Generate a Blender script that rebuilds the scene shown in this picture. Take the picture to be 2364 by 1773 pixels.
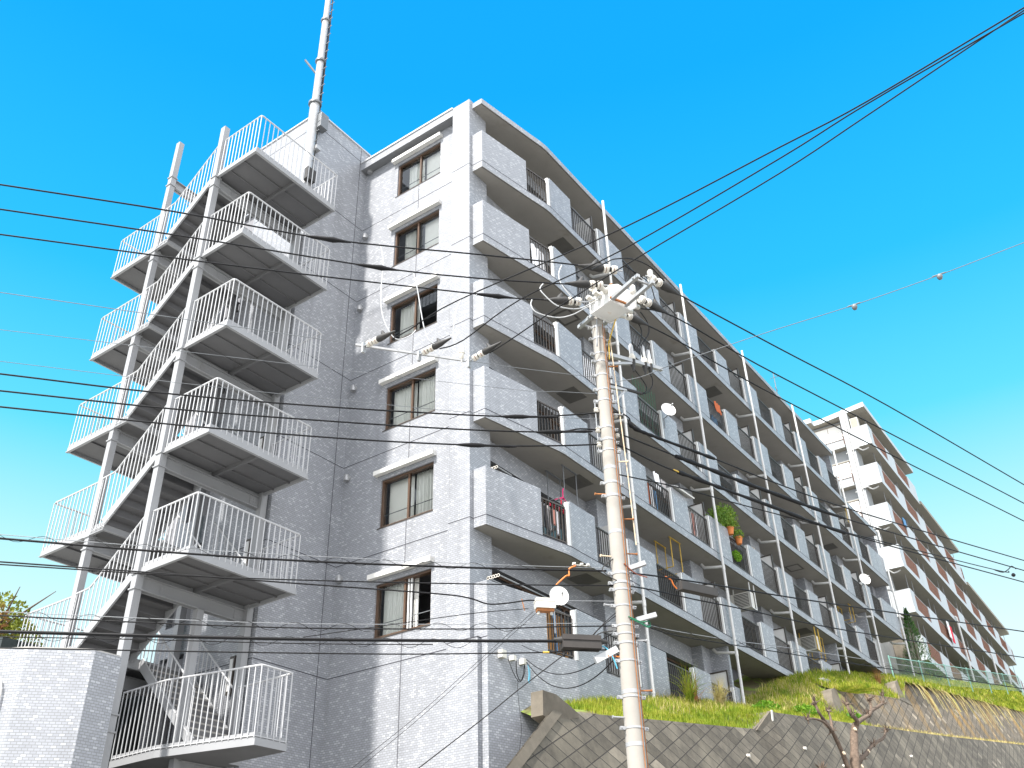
import bpy, bmesh, math, random
from mathutils import Vector, Matrix
random.seed(7)
SC = bpy.context.scene
for o in list(bpy.data.objects): bpy.data.objects.remove(o)
COL = SC.collection

# ------------------------------------------------------------------ camera
CAM_POS = (-15.64837352, -12.31780077, -6.37711196)
CAM_ROWS = ((0.58898536, -0.80776407, -0.02476796), (-0.42292423, -0.33420382, 0.84228434), (-0.68864457, -0.48561818, -0.53846415))
cd = bpy.data.cameras.new('camera'); cam = bpy.data.objects.new('camera', cd); COL.objects.link(cam)
rows = [Vector(r) for r in CAM_ROWS]
rows[0].normalize(); rows[1] = (rows[1] - rows[0] * rows[0].dot(rows[1])).normalized(); rows[2] = rows[0].cross(rows[1])
cam.matrix_world = Matrix(((rows[0].x, rows[1].x, rows[2].x, CAM_POS[0]), (rows[0].y, rows[1].y, rows[2].y, CAM_POS[1]), (rows[0].z, rows[1].z, rows[2].z, CAM_POS[2]), (0, 0, 0, 1)))
cd.sensor_width = 36; cd.lens = 33.56; cd.clip_start = .1; cd.clip_end = 3000
SC.camera = cam
SC.render.resolution_x = 1024; SC.render.resolution_y = 768

# ------------------------------------------------------------------ world, sun, exposure
SUN = Vector((-1, .05, 1.3)).normalized()
w = bpy.data.worlds.new('World'); SC.world = w; w.use_nodes = True
nt = w.node_tree; nt.nodes.clear(); N = nt.nodes.new; L = nt.links.new
out = N('ShaderNodeOutputWorld'); bg = N('ShaderNodeBackground'); L(bg.outputs[0], out.inputs[0])
sky = N('ShaderNodeTexSky'); sky.sky_type = 'NISHITA'; sky.sun_disc = False
sky.sun_elevation = math.asin(SUN.z); sky.sun_rotation = math.atan2(SUN.x, SUN.y)
sky.air_density = 1.0; sky.dust_density = .3; sky.ozone_density = 2.0
tc = N('ShaderNodeTexCoord'); sep = N('ShaderNodeSeparateXYZ'); L(tc.outputs['Generated'], sep.inputs[0])
ramp = N('ShaderNodeValToRGB'); L(sep.outputs[2], ramp.inputs[0])
K = 3.45
stops = [(0.0, (.88, .95, 1.0)), (.27, (.74, .96, 1.0)), (.36, (.50, .92, 1.0)), (.47, (.12, .73, 1.0)), (.60, (.02, .54, 1.0)), (.76, (.0, .415, 1.0)), (1.0, (.0, .34, .95))]
cr = ramp.color_ramp
cr.elements[0].position = 0; cr.elements[0].color = (*stops[0][1], 1); cr.elements[1].position = 1; cr.elements[1].color = (*stops[-1][1], 1)
for p, c in stops[1:-1]:
    e = cr.elements.new(p); e.color = (*c, 1)
# the half of the sky away from the view (street side and towards the sun) is whiter and brighter, added as unseen fill for the shaded faces
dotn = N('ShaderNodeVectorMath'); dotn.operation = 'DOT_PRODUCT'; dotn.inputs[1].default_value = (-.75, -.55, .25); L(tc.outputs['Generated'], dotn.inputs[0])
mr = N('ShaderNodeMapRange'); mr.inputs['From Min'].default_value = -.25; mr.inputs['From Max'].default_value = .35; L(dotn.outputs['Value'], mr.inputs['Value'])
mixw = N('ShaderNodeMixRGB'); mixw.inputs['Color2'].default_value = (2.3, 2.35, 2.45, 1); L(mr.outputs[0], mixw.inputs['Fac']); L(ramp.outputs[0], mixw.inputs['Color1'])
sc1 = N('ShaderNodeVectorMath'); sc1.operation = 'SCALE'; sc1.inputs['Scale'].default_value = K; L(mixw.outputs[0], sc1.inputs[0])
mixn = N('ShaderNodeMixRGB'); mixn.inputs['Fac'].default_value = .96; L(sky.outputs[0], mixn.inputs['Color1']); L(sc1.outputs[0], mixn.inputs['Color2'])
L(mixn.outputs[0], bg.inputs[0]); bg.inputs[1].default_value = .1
sd = bpy.data.lights.new('sun', 'SUN'); sd.energy = 3.3; sd.angle = math.radians(2.2); sd.color = (1.0, .96, .90)
so = bpy.data.objects.new('sun', sd); COL.objects.link(so); so.rotation_euler = SUN.to_track_quat('Z', 'Y').to_euler()
so.location = (-20, 10, 40)
SC.view_settings.view_transform = 'Standard'; SC.view_settings.look = 'None'; SC.view_settings.gamma = 1
SC.view_settings.exposure = 1.65

# ------------------------------------------------------------------ materials
MAT = {}
def newmat(name):
    m = bpy.data.materials.new(name); m.use_nodes = True; MAT[name] = m
    return m, m.node_tree.nodes, m.node_tree.links, m.node_tree.nodes['Principled BSDF']
def plain(name, col, rough=.6, var=.12, scale=3.0, metal=0, spec=.4, bump=0.0, stain=None):
    m, n, l, b = newmat(name)
    t = n.new('ShaderNodeTexCoord'); nz = n.new('ShaderNodeTexNoise'); nz.inputs['Scale'].default_value = scale; nz.inputs['Detail'].default_value = 6
    nz.inputs['Roughness'].default_value = .65
    l.new(t.outputs['Object'], nz.inputs['Vector'])
    r = n.new('ShaderNodeValToRGB'); l.new(nz.outputs['Fac'], r.inputs[0])
    c0 = [max(0, c * (1 - var)) for c in col]; c1 = [min(1, c * (1 + var)) for c in col]
    r.color_ramp.elements[0].position = .3; r.color_ramp.elements[0].color = (*c0, 1)
    r.color_ramp.elements[1].position = .7; r.color_ramp.elements[1].color = (*c1, 1)
    last = r.outputs[0]
    if stain:
        n2 = n.new('ShaderNodeTexNoise'); n2.inputs['Scale'].default_value = stain[1]; n2.inputs['Detail'].default_value = 8
        mp = n.new('ShaderNodeMapping'); mp.inputs['Scale'].default_value = (1, 1, stain[3] if len(stain) > 3 else 1); l.new(t.outputs['Object'], mp.inputs[0]); l.new(mp.outputs[0], n2.inputs['Vector'])
        r2 = n.new('ShaderNodeValToRGB'); r2.color_ramp.elements[0].position = stain[2]; r2.color_ramp.elements[1].position = min(1, stain[2] + .16); l.new(n2.outputs['Fac'], r2.inputs[0])
        mx = n.new('ShaderNodeMixRGB'); mx.inputs['Color2'].default_value = (*stain[0], 1); l.new(r2.outputs[0], mx.inputs[0]); l.new(last, mx.inputs['Color1']); last = mx.outputs[0]
    l.new(last, b.inputs['Base Color'])
    b.inputs['Roughness'].default_value = rough; b.inputs['Metallic'].default_value = metal; b.inputs['Specular IOR Level'].default_value = spec
    if bump:
        bp = n.new('ShaderNodeBump'); bp.inputs['Strength'].default_value = bump; bp.inputs['Distance'].default_value = .02; l.new(nz.outputs['Fac'], bp.inputs['Height']); l.new(bp.outputs[0], b.inputs['Normal'])
    return m
def tile(name, base, light, grout, bw=.1, rh=.05, mort=.006, vertical=False, thr=.84):
    """mosaic of small tiles in running bond, laid along any vertical face"""
    m, n, l, b = newmat(name)
    t = n.new('ShaderNodeTexCoord')
    sn = n.new('ShaderNodeSeparateXYZ'); l.new(t.outputs['Normal'], sn.inputs[0])
    ng = n.new('ShaderNodeMath'); ng.operation = 'MULTIPLY'; ng.inputs[1].default_value = -1; l.new(sn.outputs[1], ng.inputs[0])
    tg = n.new('ShaderNodeCombineXYZ'); l.new(ng.outputs[0], tg.inputs[0]); l.new(sn.outputs[0], tg.inputs[1])
    dt = n.new('ShaderNodeVectorMath'); dt.operation = 'DOT_PRODUCT'; l.new(t.outputs['Object'], dt.inputs[0]); l.new(tg.outputs[0], dt.inputs[1])
    sp = n.new('ShaderNodeSeparateXYZ'); l.new(t.outputs['Object'], sp.inputs[0])
    cb = n.new('ShaderNodeCombineXYZ')
    if vertical: l.new(sp.outputs[2], cb.inputs[0]); l.new(dt.outputs['Value'], cb.inputs[1])
    else: l.new(dt.outputs['Value'], cb.inputs[0]); l.new(sp.outputs[2], cb.inputs[1])
    br = n.new('ShaderNodeTexBrick'); l.new(cb.outputs[0], br.inputs['Vector']); br.inputs['Scale'].default_value = 1
    br.inputs['Brick Width'].default_value = bw; br.inputs['Row Height'].default_value = rh; br.inputs['Mortar Size'].default_value = mort
    br.inputs['Mortar Smooth'].default_value = .1; br.inputs['Bias'].default_value = 0; br.offset = .5
    br.inputs['Color1'].default_value = (0, 0, 0, 1); br.inputs['Color2'].default_value = (1, 1, 1, 1); br.inputs['Mortar'].default_value = (.3, .3, .3, 1)
    r = n.new('ShaderNodeValToRGB'); l.new(br.outputs['Color'], r.inputs[0]); r.color_ramp.interpolation = 'LINEAR'
    e = r.color_ramp.elements; e[0].position = 0; e[0].color = (*[c * .90 for c in base], 1); e[1].position = 1; e[1].color = (*light, 1)
    x = e.new(thr - .02); x.color = (*[c * 1.06 for c in base], 1); x = e.new(thr + .03); x.color = (*light, 1)
    mx = n.new('ShaderNodeMixRGB'); mx.inputs['Color2'].default_value = (*grout, 1); l.new(br.outputs['Fac'], mx.inputs[0]); l.new(r.outputs[0], mx.inputs['Color1'])
    # slow weathering
    nz = n.new('ShaderNodeTexNoise'); nz.inputs['Scale'].default_value = .55; nz.inputs['Detail'].default_value = 5; l.new(t.outputs['Object'], nz.inputs['Vector'])
    r3 = n.new('ShaderNodeMapRange'); r3.inputs['To Min'].default_value = .9; r3.inputs['To Max'].default_value = 1.1; l.new(nz.outputs['Fac'], r3.inputs['Value'])
    sc = n.new('ShaderNodeVectorMath'); sc.operation = 'SCALE'; l.new(mx.outputs[0], sc.inputs[0]); l.new(r3.outputs[0], sc.inputs['Scale'])
    ns = n.new('ShaderNodeTexNoise'); ns.inputs['Scale'].default_value = 2.6; ns.inputs['Detail'].default_value = 6; mps = n.new('ShaderNodeMapping'); mps.inputs['Scale'].default_value = (1, 1, .07); l.new(t.outputs['Object'], mps.inputs[0]); l.new(mps.outputs[0], ns.inputs['Vector'])
    rs = n.new('ShaderNodeMapRange'); rs.inputs['From Min'].default_value = .52; rs.inputs['From Max'].default_value = .75; rs.inputs['To Min'].default_value = 1; rs.inputs['To Max'].default_value = .84; l.new(ns.outputs['Fac'], rs.inputs['Value'])
    s2 = n.new('ShaderNodeVectorMath'); s2.operation = 'SCALE'; l.new(sc.outputs[0], s2.inputs[0]); l.new(rs.outputs[0], s2.inputs['Scale']); sc = s2
    l.new(sc.outputs[0], b.inputs['Base Color']); b.inputs['Roughness'].default_value = .42; b.inputs['Specular IOR Level'].default_value = .35
    return m
tile('tile', (.280, .292, .318), (.375, .388, .415), (.185, .19, .20))
tile('tile_upright', (.280, .292, .318), (.375, .388, .415), (.185, .19, .20), vertical=True)
plain('joint', (.05, .05, .06), .9)
plain('soffit', (.25, .236, .215), .8, .07, 1.3, stain=((.20, .18, .155), 2.0, .62))
plain('hatch', (.10, .095, .085), .7)
plain('white_metal', (.58, .58, .57), .4, .05, 2)
plain('pipe_white', (.52, .52, .51), .45, .06, 1.5)
plain('awning', (.70, .69, .66), .45, .05, 2)
plain('parapet_cap', (.46, .47, .49), .5, .06)
plain('bronze', (.065, .055, .048), .45, .15, 4, metal=.3)
plain('brown_frame', (.085, .05, .032), .45, .15, 4)
plain('steel_paint', (.27, .275, .285), .5, .05, 1.2, stain=((.23, .225, .22), 1.3, .62))
plain('rail_paint', (.42, .425, .435), .5, .05)
plain('fence_mesh', (.16, .24, .18), .5, .1)
plain('stair_under_shaded', (.115, .115, .12), .7, .10, 1.4)  # same steel paint, with the shade of the undersides put into its colour
plain('tread', (.30, .29, .27), .8)
plain('dark_wall', (.035, .045, .045), .9, .3)
plain('dark_room', (.02, .021, .022), .6)
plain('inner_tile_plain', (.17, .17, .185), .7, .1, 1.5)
plain('concrete', (.34, .33, .31), .85, .12, 1.4, bump=.15, stain=((.20, .19, .17), 1.6, .60))
plain('old_concrete', (.125, .108, .084), .9, .22, 3.0, bump=.5, stain=((.19, .17, .135), 2.4, .60))
plain('pole_concrete', (.285, .268, .242), .8, .08, 2.0, stain=((.36, .29, .22), 3.0, .62, .25))
plain('galv', (.36, .365, .37), .4, .12, 9, metal=.4)
plain('rust', (.30, .12, .04), .8, .3, 12)
plain('orange', (.62, .17, .03), .6)
plain('cable', (.008, .008, .009), .6, spec=.2)
plain('pale', (.42, .43, .44), .5)
plain('steelw', (.22, .23, .24), .4)
plain('steel', (.14, .15, .16), .4)
plain('porcelain', (.60, .57, .51), .25, .05)
plain('porcelain_red', (.28, .07, .03), .4)
plain('black_rubber', (.028, .027, .026), .6, .2, 8)
plain('closure_black', (.035, .030, .027), .55, .2, 6)
plain('dish_white', (.80, .79, .77), .4, .03)
plain('ac_white', (.50, .49, .45), .5, .06)
plain('yellow_paint', (.52, .34, .05), .6, .15, 6)
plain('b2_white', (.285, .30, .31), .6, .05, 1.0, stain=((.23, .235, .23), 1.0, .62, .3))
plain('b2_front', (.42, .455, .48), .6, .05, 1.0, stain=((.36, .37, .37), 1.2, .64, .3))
plain('b2_brown', (.20, .10, .068), .6, .15, 3.0)
plain('b2_soffit', (.27, .25, .21), .8, .06)
plain('asphalt', (.12, .12, .12), .9, .2, 14, bump=.2)
plain('ground_far', (.36, .35, .32), .9, .15, .3)
plain('soil', (.10, .085, .04), .95, .3, 3.0, stain=((.12, .18, .02), 2.5, .45))
plain('fence_green', (.17, .33, .28), .5, .1)
plain('bark', (.115, .082, .06), .9, .35, 16, bump=.6, stain=((.22, .18, .14), 9, .62))
plain('cut_wood', (.60, .48, .34), .8)
plain('terracotta', (.50, .17, .05), .8)
plain('cloth_orange', (.40, .10, .035), .9)
plain('cloth_white', (.78, .78, .80), .9)
plain('cloth_pink', (.72, .36, .30), .9)
plain('cloth_red', (.62, .02, .05), .9)
plain('cloth_magenta', (.72, .02, .16), .6)
plain('cloth_dark', (.08, .08, .09), .9)
plain('cloth_brown', (.30, .15, .05), .9)
plain('cloth_blue', (.10, .25, .45), .9)
plain('green_net', (.02, .20, .11), .8)
plain('cloth_grey', (.42, .40, .40), .9)
plain('curtain_plain', (.80, .80, .77), .9, .04)
plain('blind', (.80, .79, .75), .8, .02)
def leafmat(name, cols, rough=.6, trans=.25):
    m, n, l, b = newmat(name)
    t = n.new('ShaderNodeTexCoord'); nz = n.new('ShaderNodeTexNoise'); nz.inputs['Scale'].default_value = 1.6; nz.inputs['Detail'].default_value = 8; nz.inputs['Roughness'].default_value = .8; l.new(t.outputs['Object'], nz.inputs['Vector'])
    r = n.new('ShaderNodeValToRGB'); l.new(nz.outputs['Fac'], r.inputs[0]); e = r.color_ramp.elements
    e[0].position = .34; e[0].color = (*cols[0], 1); e[1].position = .66; e[1].color = (*cols[-1], 1)
    for i, c in enumerate(cols[1:-1]):
        x = e.new(.34 + .32 * (i + 1) / (len(cols) - 1)); x.color = (*c, 1)
    l.new(r.outputs[0], b.inputs['Base Color']); b.inputs['Roughness'].default_value = rough; b.inputs['Specular IOR Level'].default_value = .2
    tr = n.new('ShaderNodeBsdfTranslucent'); l.new(r.outputs[0], tr.inputs[0]); mx = n.new('ShaderNodeMixShader'); mx.inputs[0].default_value = trans
    l.new(b.outputs[0], mx.inputs[1]); l.new(tr.outputs[0], mx.inputs[2]); l.new(mx.outputs[0], n['Material Output'].inputs[0])
leafmat('grass', [(.065, .13, .010), (.16, .235, .015), (.31, .33, .035), (.45, .39, .12)], trans=.42)
leafmat('dry_grass', [(.30, .24, .09), (.46, .38, .17), (.30, .30, .07)])
leafmat('broad_leaf', [(.05, .15, .015), (.12, .26, .02), (.20, .34, .03)])
leafmat('tree_leaf', [(.10, .13, .02), (.20, .24, .03), (.30, .22, .06)])
leafmat('conifer', [(.02, .07, .012), (.05, .13, .02), (.09, .20, .03)])
leafmat('dead_leaf', [(.16, .06, .03), (.28, .13, .05), (.20, .16, .04)])
leafmat('balcony_leaf', [(.05, .13, .02), (.14, .24, .03), (.30, .30, .05)])
def glass(name, col, rough=.06):
    m, n, l, b = newmat(name); b.inputs['Base Color'].default_value = (*col, 1); b.inputs['Roughness'].default_value = rough; b.inputs['Specular IOR Level'].default_value = .6
glass('dark_glass', (.03, .033, .036))
def pane():
    m, n, l, b = newmat('pane')
    gl = n.new('ShaderNodeBsdfGlossy'); gl.inputs['Roughness'].default_value = .02; gl.inputs[0].default_value = (.9, .95, 1, 1)
    tr = n.new('ShaderNodeBsdfTransparent'); tr.inputs[0].default_value = (.93, .95, .94, 1)
    fr = n.new('ShaderNodeFresnel'); fr.inputs[0].default_value = 1.5
    mx = n.new('ShaderNodeMixShader'); l.new(fr.outputs[0], mx.inputs[0]); l.new(tr.outputs[0], mx.inputs[1]); l.new(gl.outputs[0], mx.inputs[2]); l.new(mx.outputs[0], n['Material Output'].inputs[0])
pane()
def blockwall(name, c0, c1, stain, S=.225):
    """precast blocks laid as diamonds with recessed joints"""
    m, n, l, b = newmat(name)
    t = n.new('ShaderNodeTexCoord'); sp = n.new('ShaderNodeSeparateXYZ'); l.new(t.outputs['Object'], sp.inputs[0])
    cb = n.new('ShaderNodeCombineXYZ'); l.new(sp.outputs[0], cb.inputs[0]); l.new(sp.outputs[2], cb.inputs[1])
    m0 = n.new('ShaderNodeMapping'); m0.inputs['Scale'].default_value = (.46, 1, 1); l.new(cb.outputs[0], m0.inputs[0]); mp = n.new('ShaderNodeMapping'); mp.inputs['Rotation'].default_value = (0, 0, math.radians(45)); l.new(m0.outputs[0], mp.inputs[0])
    br = n.new('ShaderNodeTexBrick'); l.new(mp.outputs[0], br.inputs['Vector']); br.offset = 0; br.squash = 1; br.inputs['Scale'].default_value = 1
    br.inputs['Brick Width'].default_value = S; br.inputs['Row Height'].default_value = S * .92; br.inputs['Mortar Size'].default_value = .0075; br.inputs['Mortar Smooth'].default_value = .3
    br.inputs['Color1'].default_value = (0, 0, 0, 1); br.inputs['Color2'].default_value = (1, 1, 1, 1); br.inputs['Mortar'].default_value = (.5, .5, .5, 1)
    r = n.new('ShaderNodeValToRGB'); l.new(br.outputs['Color'], r.inputs[0]); e = r.color_ramp.elements
    e[0].position = 0; e[0].color = (*c0, 1); e[1].position = .93; e[1].color = (*c1, 1); x = e.new(.97); x.color = (*[min(1, c * 1.7) for c in c1], 1)
    nz = n.new('ShaderNodeTexNoise'); nz.inputs['Scale'].default_value = 3.2; nz.inputs['Detail'].default_value = 9; nz.inputs['Roughness'].default_value = .7; l.new(t.outputs['Object'], nz.inputs['Vector'])
    r2 = n.new('ShaderNodeMapRange'); r2.inputs['From Min'].default_value = .3; r2.inputs['From Max'].default_value = .7; r2.inputs['To Min'].default_value = .62; r2.inputs['To Max'].default_value = 1.35; l.new(nz.outputs['Fac'], r2.inputs['Value'])
    sc = n.new('ShaderNodeVectorMath'); sc.operation = 'SCALE'; l.new(r.outputs[0], sc.inputs[0]); l.new(r2.outputs[0], sc.inputs['Scale'])
    n3 = n.new('ShaderNodeTexNoise'); n3.inputs['Scale'].default_value = .8; n3.inputs['Detail'].default_value = 7
    m3 = n.new('ShaderNodeMapping'); m3.inputs['Scale'].default_value = (1, 1, .35); l.new(t.outputs['Object'], m3.inputs[0]); l.new(m3.outputs[0], n3.inputs['Vector'])
    r3 = n.new('ShaderNodeValToRGB'); r3.color_ramp.elements[0].position = .52; r3.color_ramp.elements[1].position = .68; l.new(n3.outputs['Fac'], r3.inputs[0])
    mx = n.new('ShaderNodeMixRGB'); mx.inputs['Color2'].default_value = (*stain, 1); l.new(sc.outputs[0], mx.inputs['Color1']); l.new(r3.outputs[0], mx.inputs[0])
    m4 = n.new('ShaderNodeMixRGB'); m4.inputs['Color2'].default_value = (.035, .03, .025, 1); l.new(br.outputs['Fac'], m4.inputs[0]); l.new(mx.outputs[0], m4.inputs['Color1'])
    l.new(m4.outputs[0], b.inputs['Base Color']); b.inputs['Roughness'].default_value = .9
    mh = n.new('ShaderNodeMath'); mh.operation = 'MULTIPLY_ADD'; mh.inputs[1].default_value = -1.0; l.new(br.outputs['Fac'], mh.inputs[0]); mm = n.new('ShaderNodeMath'); mm.operation = 'MULTIPLY'; mm.inputs[1].default_value = .35; l.new(nz.outputs['Fac'], mm.inputs[0]); l.new(mm.outputs[0], mh.inputs[2])
    bp = n.new('ShaderNodeBump'); bp.inputs['Strength'].default_value = .9; bp.inputs['Distance'].default_value = .03; l.new(mh.outputs[0], bp.inputs['Height']); l.new(bp.outputs[0], b.inputs['Normal'])
blockwall('block_dark', (.066, .057, .043), (.118, .103, .08), (.165, .145, .11), S=.24)
blockwall('block_warm', (.115, .094, .07), (.178, .15, .114), (.30, .18, .05), S=.225)

# ------------------------------------------------------------------ mesh builder
class MB:
    def __init__(s): s.v = []; s.f = []; s.m = []; s.cur = 0
    def mi(s, i): s.cur = i; return s
    def face(s, idx, mi=None): s.f.append(idx); s.m.append(s.cur if mi is None else mi)
    def poly(s, pts, mi=None):
        b = len(s.v); s.v += [tuple(p) for p in pts]; s.face(list(range(b, b + len(pts))), mi)
    def prism(s, pl, z0, z1, side=None, bot=None, top=None):
        n = len(pl); a = sum(pl[i][0] * pl[(i + 1) % n][1] - pl[(i + 1) % n][0] * pl[i][1] for i in range(n))
        if a < 0: pl = pl[::-1]
        b = len(s.v); s.v += [(x, y, z0) for x, y in pl] + [(x, y, z1) for x, y in pl]
        s.face([b + i for i in range(n)][::-1], bot); s.face([b + n + i for i in range(n)], top)
        for i in range(n): j = (i + 1) % n; s.face([b + i, b + j, b + n + j, b + n + i], side)
        return s
    def box(s, x0, x1, y0, y1, z0, z1, mi=None, bot=None):
        if x0 > x1: x0, x1 = x1, x0
        if y0 > y1: y0, y1 = y1, y0
        if z0 > z1: z0, z1 = z1, z0
        return s.prism([(x0, y0), (x1, y0), (x1, y1), (x0, y1)], z0, z1, mi, mi if bot is None else bot, mi)
    def obox(s, c, ax, ay, az, mi=None):
        """box centred at c with half-axis vectors"""
        c = Vector(c); ax = Vector(ax); ay = Vector(ay); az = Vector(az); b = len(s.v)
        for sx, sy, sz in ((-1, -1, -1), (1, -1, -1), (1, 1, -1), (-1, 1, -1), (-1, -1, 1), (1, -1, 1), (1, 1, 1), (-1, 1, 1)): s.v.append(tuple(c + ax * sx + ay * sy + az * sz))
        for q in ((3, 2, 1, 0), (4, 5, 6, 7), (0, 1, 5, 4), (1, 2, 6, 5), (2, 3, 7, 6), (3, 0, 4, 7)): s.face([b + i for i in q], mi)
        return s
    def beam(s, a, b_, w, h, up=(0, 0, 1), mi=None):
        a = Vector(a); b_ = Vector(b_); d = (b_ - a); L_ = d.length; d.normalize(); up = Vector(up); sd_ = d.cross(up)
        if sd_.length < 1e-4: sd_ = d.cross(Vector((1, 0, 0)))
        sd_.normalize(); u = sd_.cross(d)
        return s.obox((a + b_) / 2, d * L_ / 2, sd_ * w / 2, u * h / 2, mi)
    def tube(s, pts, r, n=6, mi=None, caps=True):
        pts = [Vector(p) for p in pts]; rs = r if isinstance(r, (list, tuple)) else [r] * len(pts)
        b = len(s.v); t0 = (pts[1] - pts[0]).normalized(); ref = Vector((0, 0, 1)) if abs(t0.z) < .9 else Vector((1, 0, 0)); nx = t0.cross(ref).normalized()
        for i, p in enumerate(pts):
            t = (pts[min(i + 1, len(pts) - 1)] - pts[max(i - 1, 0)]).normalized(); nx = (nx - t * nx.dot(t)).normalized(); ny = t.cross(nx)
            for k in range(n): a = 2 * math.pi * k / n; s.v.append(tuple(p + (nx * math.cos(a) + ny * math.sin(a)) * rs[i]))
        for i in range(len(pts) - 1):
            for k in range(n): k2 = (k + 1) % n; s.face([b + i * n + k, b + i * n + k2, b + (i + 1) * n + k2, b + (i + 1) * n + k], mi)
        if caps: s.face([b + k for k in range(n)][::-1], mi); e = b + (len(pts) - 1) * n; s.face([e + k for k in range(n)], mi)
        return s
    def lathe(s, prof, o, axis=(0, 0, 1), n=12, mi=None):
        """prof: (distance along axis, radius)"""
        o = Vector(o); ax = Vector(axis).normalized(); ref = Vector((0, 0, 1)) if abs(ax.z) < .9 else Vector((1, 0, 0)); nx = ax.cross(ref).normalized(); ny = ax.cross(nx); b = len(s.v)
        for h, r in prof:
            for k in range(n): a = 2 * math.pi * k / n; s.v.append(tuple(o + ax * h + (nx * math.cos(a) + ny * math.sin(a)) * max(r, 1e-4)))
        for i in range(len(prof) - 1):
            for k in range(n): k2 = (k + 1) % n; s.face([b + i * n + k, b + (i + 1) * n + k, b + (i + 1) * n + k2, b + i * n + k2][::-1], mi)
        s.face([b + k for k in range(n)], mi); e = b + (len(prof) - 1) * n; s.face([e + k for k in range(n)][::-1], mi)
        return s
    def build(s, name, mats, parent=None, smooth=False, loc=None):
        me = bpy.data.meshes.new(name); me.from_pydata(s.v, [], s.f); me.update()
        for m in (mats if isinstance(mats, (list, tuple)) else [mats]): me.materials.append(MAT[m])
        me.polygons.foreach_set('material_index', s.m)
        if smooth:
            bm = bmesh.new(); bm.from_mesh(me)
            for e in bm.edges: e.smooth = not (e.is_manifold and e.calc_face_angle(0) > .9)
            for f in bm.faces: f.smooth = True
            bm.to_mesh(me); bm.free()
        o = bpy.data.objects.new(name, me); COL.objects.link(o)
        if loc: o.location = loc
        if parent: o.parent = parent
        return o
def tag(o, label, cat, group=None, kind=None):
    if label: o['label'] = label
    if cat: o['category'] = cat
    if group: o['group'] = group
    if kind: o['kind'] = kind
    return o
def thing(name, loc, label, cat, group=None, rz=0):
    o = bpy.data.objects.new(name, None); COL.objects.link(o); o.location = loc; o.rotation_euler = (0, 0, rz); o.empty_display_size = .2
    return tag(o, label, cat, group)
def smoothpath(p, k=4):
    p = [Vector(q) for q in p]
    if len(p) < 3: return p
    o = []
    for i in range(len(p) - 1):
        p0 = p[max(i - 1, 0)]; p1 = p[i]; p2 = p[i + 1]; p3 = p[min(i + 2, len(p) - 1)]
        for j in range(k):
            t = j / k; o.append(.5 * ((2 * p1) + (p2 - p0) * t + (2 * p0 - 5 * p1 + 4 * p2 - p3) * t * t + (3 * p1 - p0 - 3 * p2 + p3) * t ** 3))
    o.append(p[-1]); return o
# ------------------------------------------------------------------ ground and hill
GP = [(-30, -7.0), (-6, -3.4), (-3, -2.4), (0, -1.7), (4, -.75), (6.2, -.28), (12, .55), (15, 1.7), (17, 2.5), (20, 3.2), (23.5, 3.85), (28, 4.7), (34, 5.9), (42, 7.35), (60, 10.6), (100, 17.5)]
def interp(P, x):
    if x <= P[0][0]: return P[0][1]
    for (a, b), (c, d) in zip(P, P[1:]):
        if x <= c: return b + (d - b) * (x - a) / (c - a)
    return P[-1][1]
def G(x): return interp(GP, x)
LOWW = [(-9.0, -7.22), (-1.5, -2.22), (-1.0, -2.18), (0.1, -2.05), (7.35, -1.09), (8.5, -.47), (16.2, .53), (26.5, 1.87), (45, 4.39), (100, 11.8)]     # top edge of the street-side wall
MIDW = [(17.8, 2.12), (26.2, 3.40), (26.8, 4.30), (55, 8.16), (100, 14.3)]
g = MB(); g.poly([(-400, -400, -8.1), (600, -400, -8.1), (600, 600, -8.1), (-400, 600, -8.1)])
tag(g.build('ground', 'ground_far'), None, None, kind='structure')
g = MB()
rd = [(-60, -8.0), (-8, -8.0), (0, -7.7), (20, -5.2), (60, -.2), (140, 9.6)]
for (a, za), (b, zb) in zip(rd, rd[1:]): g.poly([(a, -22, za), (b, -22, zb), (b, -6.6, zb), (a, -6.6, za)])
tag(g.build('road', 'asphalt'), None, None, kind='structure')
g = MB()
for (a, za), (b, zb) in zip(rd, rd[1:]):
    g.poly([(a, -6.6, za + .12), (b, -6.6, zb + .12), (b, -4.0, zb + .12), (a, -4.0, za + .12)]); g.poly([(a, -6.6, za), (b, -6.6, zb), (b, -6.6, zb + .12), (a, -6.6, za + .12)])
tag(g.build('pavement', 'concrete'), None, None, kind='structure')
def hill_z(x, y):
    yf, zf = (-3.0, interp(LOWW, x) - .06) if x < 17.3 else (-2.0, interp(MIDW, x) - .05)
    if 8.0 < x < 17.3: zf = interp(LOWW, x) - .06
    t = min(1, max(0, (y - yf) / (-.9 - yf)))
    z = zf + (G(x) - zf) * (t * t * (3 - 2 * t) * .5 + t * .5)
    if y > -.9: z = G(x) + (y + .9) * .35
    if x < 1.2: z -= (1.2 - x) * .9
    return z + .05 * math.sin(x * 2.3 + y * 3.1) * math.sin(x * .9 - y * 2.0) * min(1, t * 4)
g = MB(); xs = [1.05 + i * .35 for i in range(143)] + [51 + i * 3 for i in range(20)]; ys = [-3.02 + j * .19 for j in range(24)]
for x in xs:
    for y in ys:
        yy = y
        if y < 3 and x >= 17.3 and y < -2.0: yy = -2.0 - (y + 2.0) * -.02
        g.v.append((x, yy, hill_z(x, yy)))
nj = len(ys)
for (xa, xb) in [(17.3 + i * 2, 19.3 + i * 2) for i in range(20)]:
    g.poly([(xa, -3.0, interp(LOWW, xa) - .03), (xb, -3.0, interp(LOWW, xb) - .03), (xb, -2.3, interp(LOWW, xb) + .12), (xa, -2.3, interp(LOWW, xa) + .12)])
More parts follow.
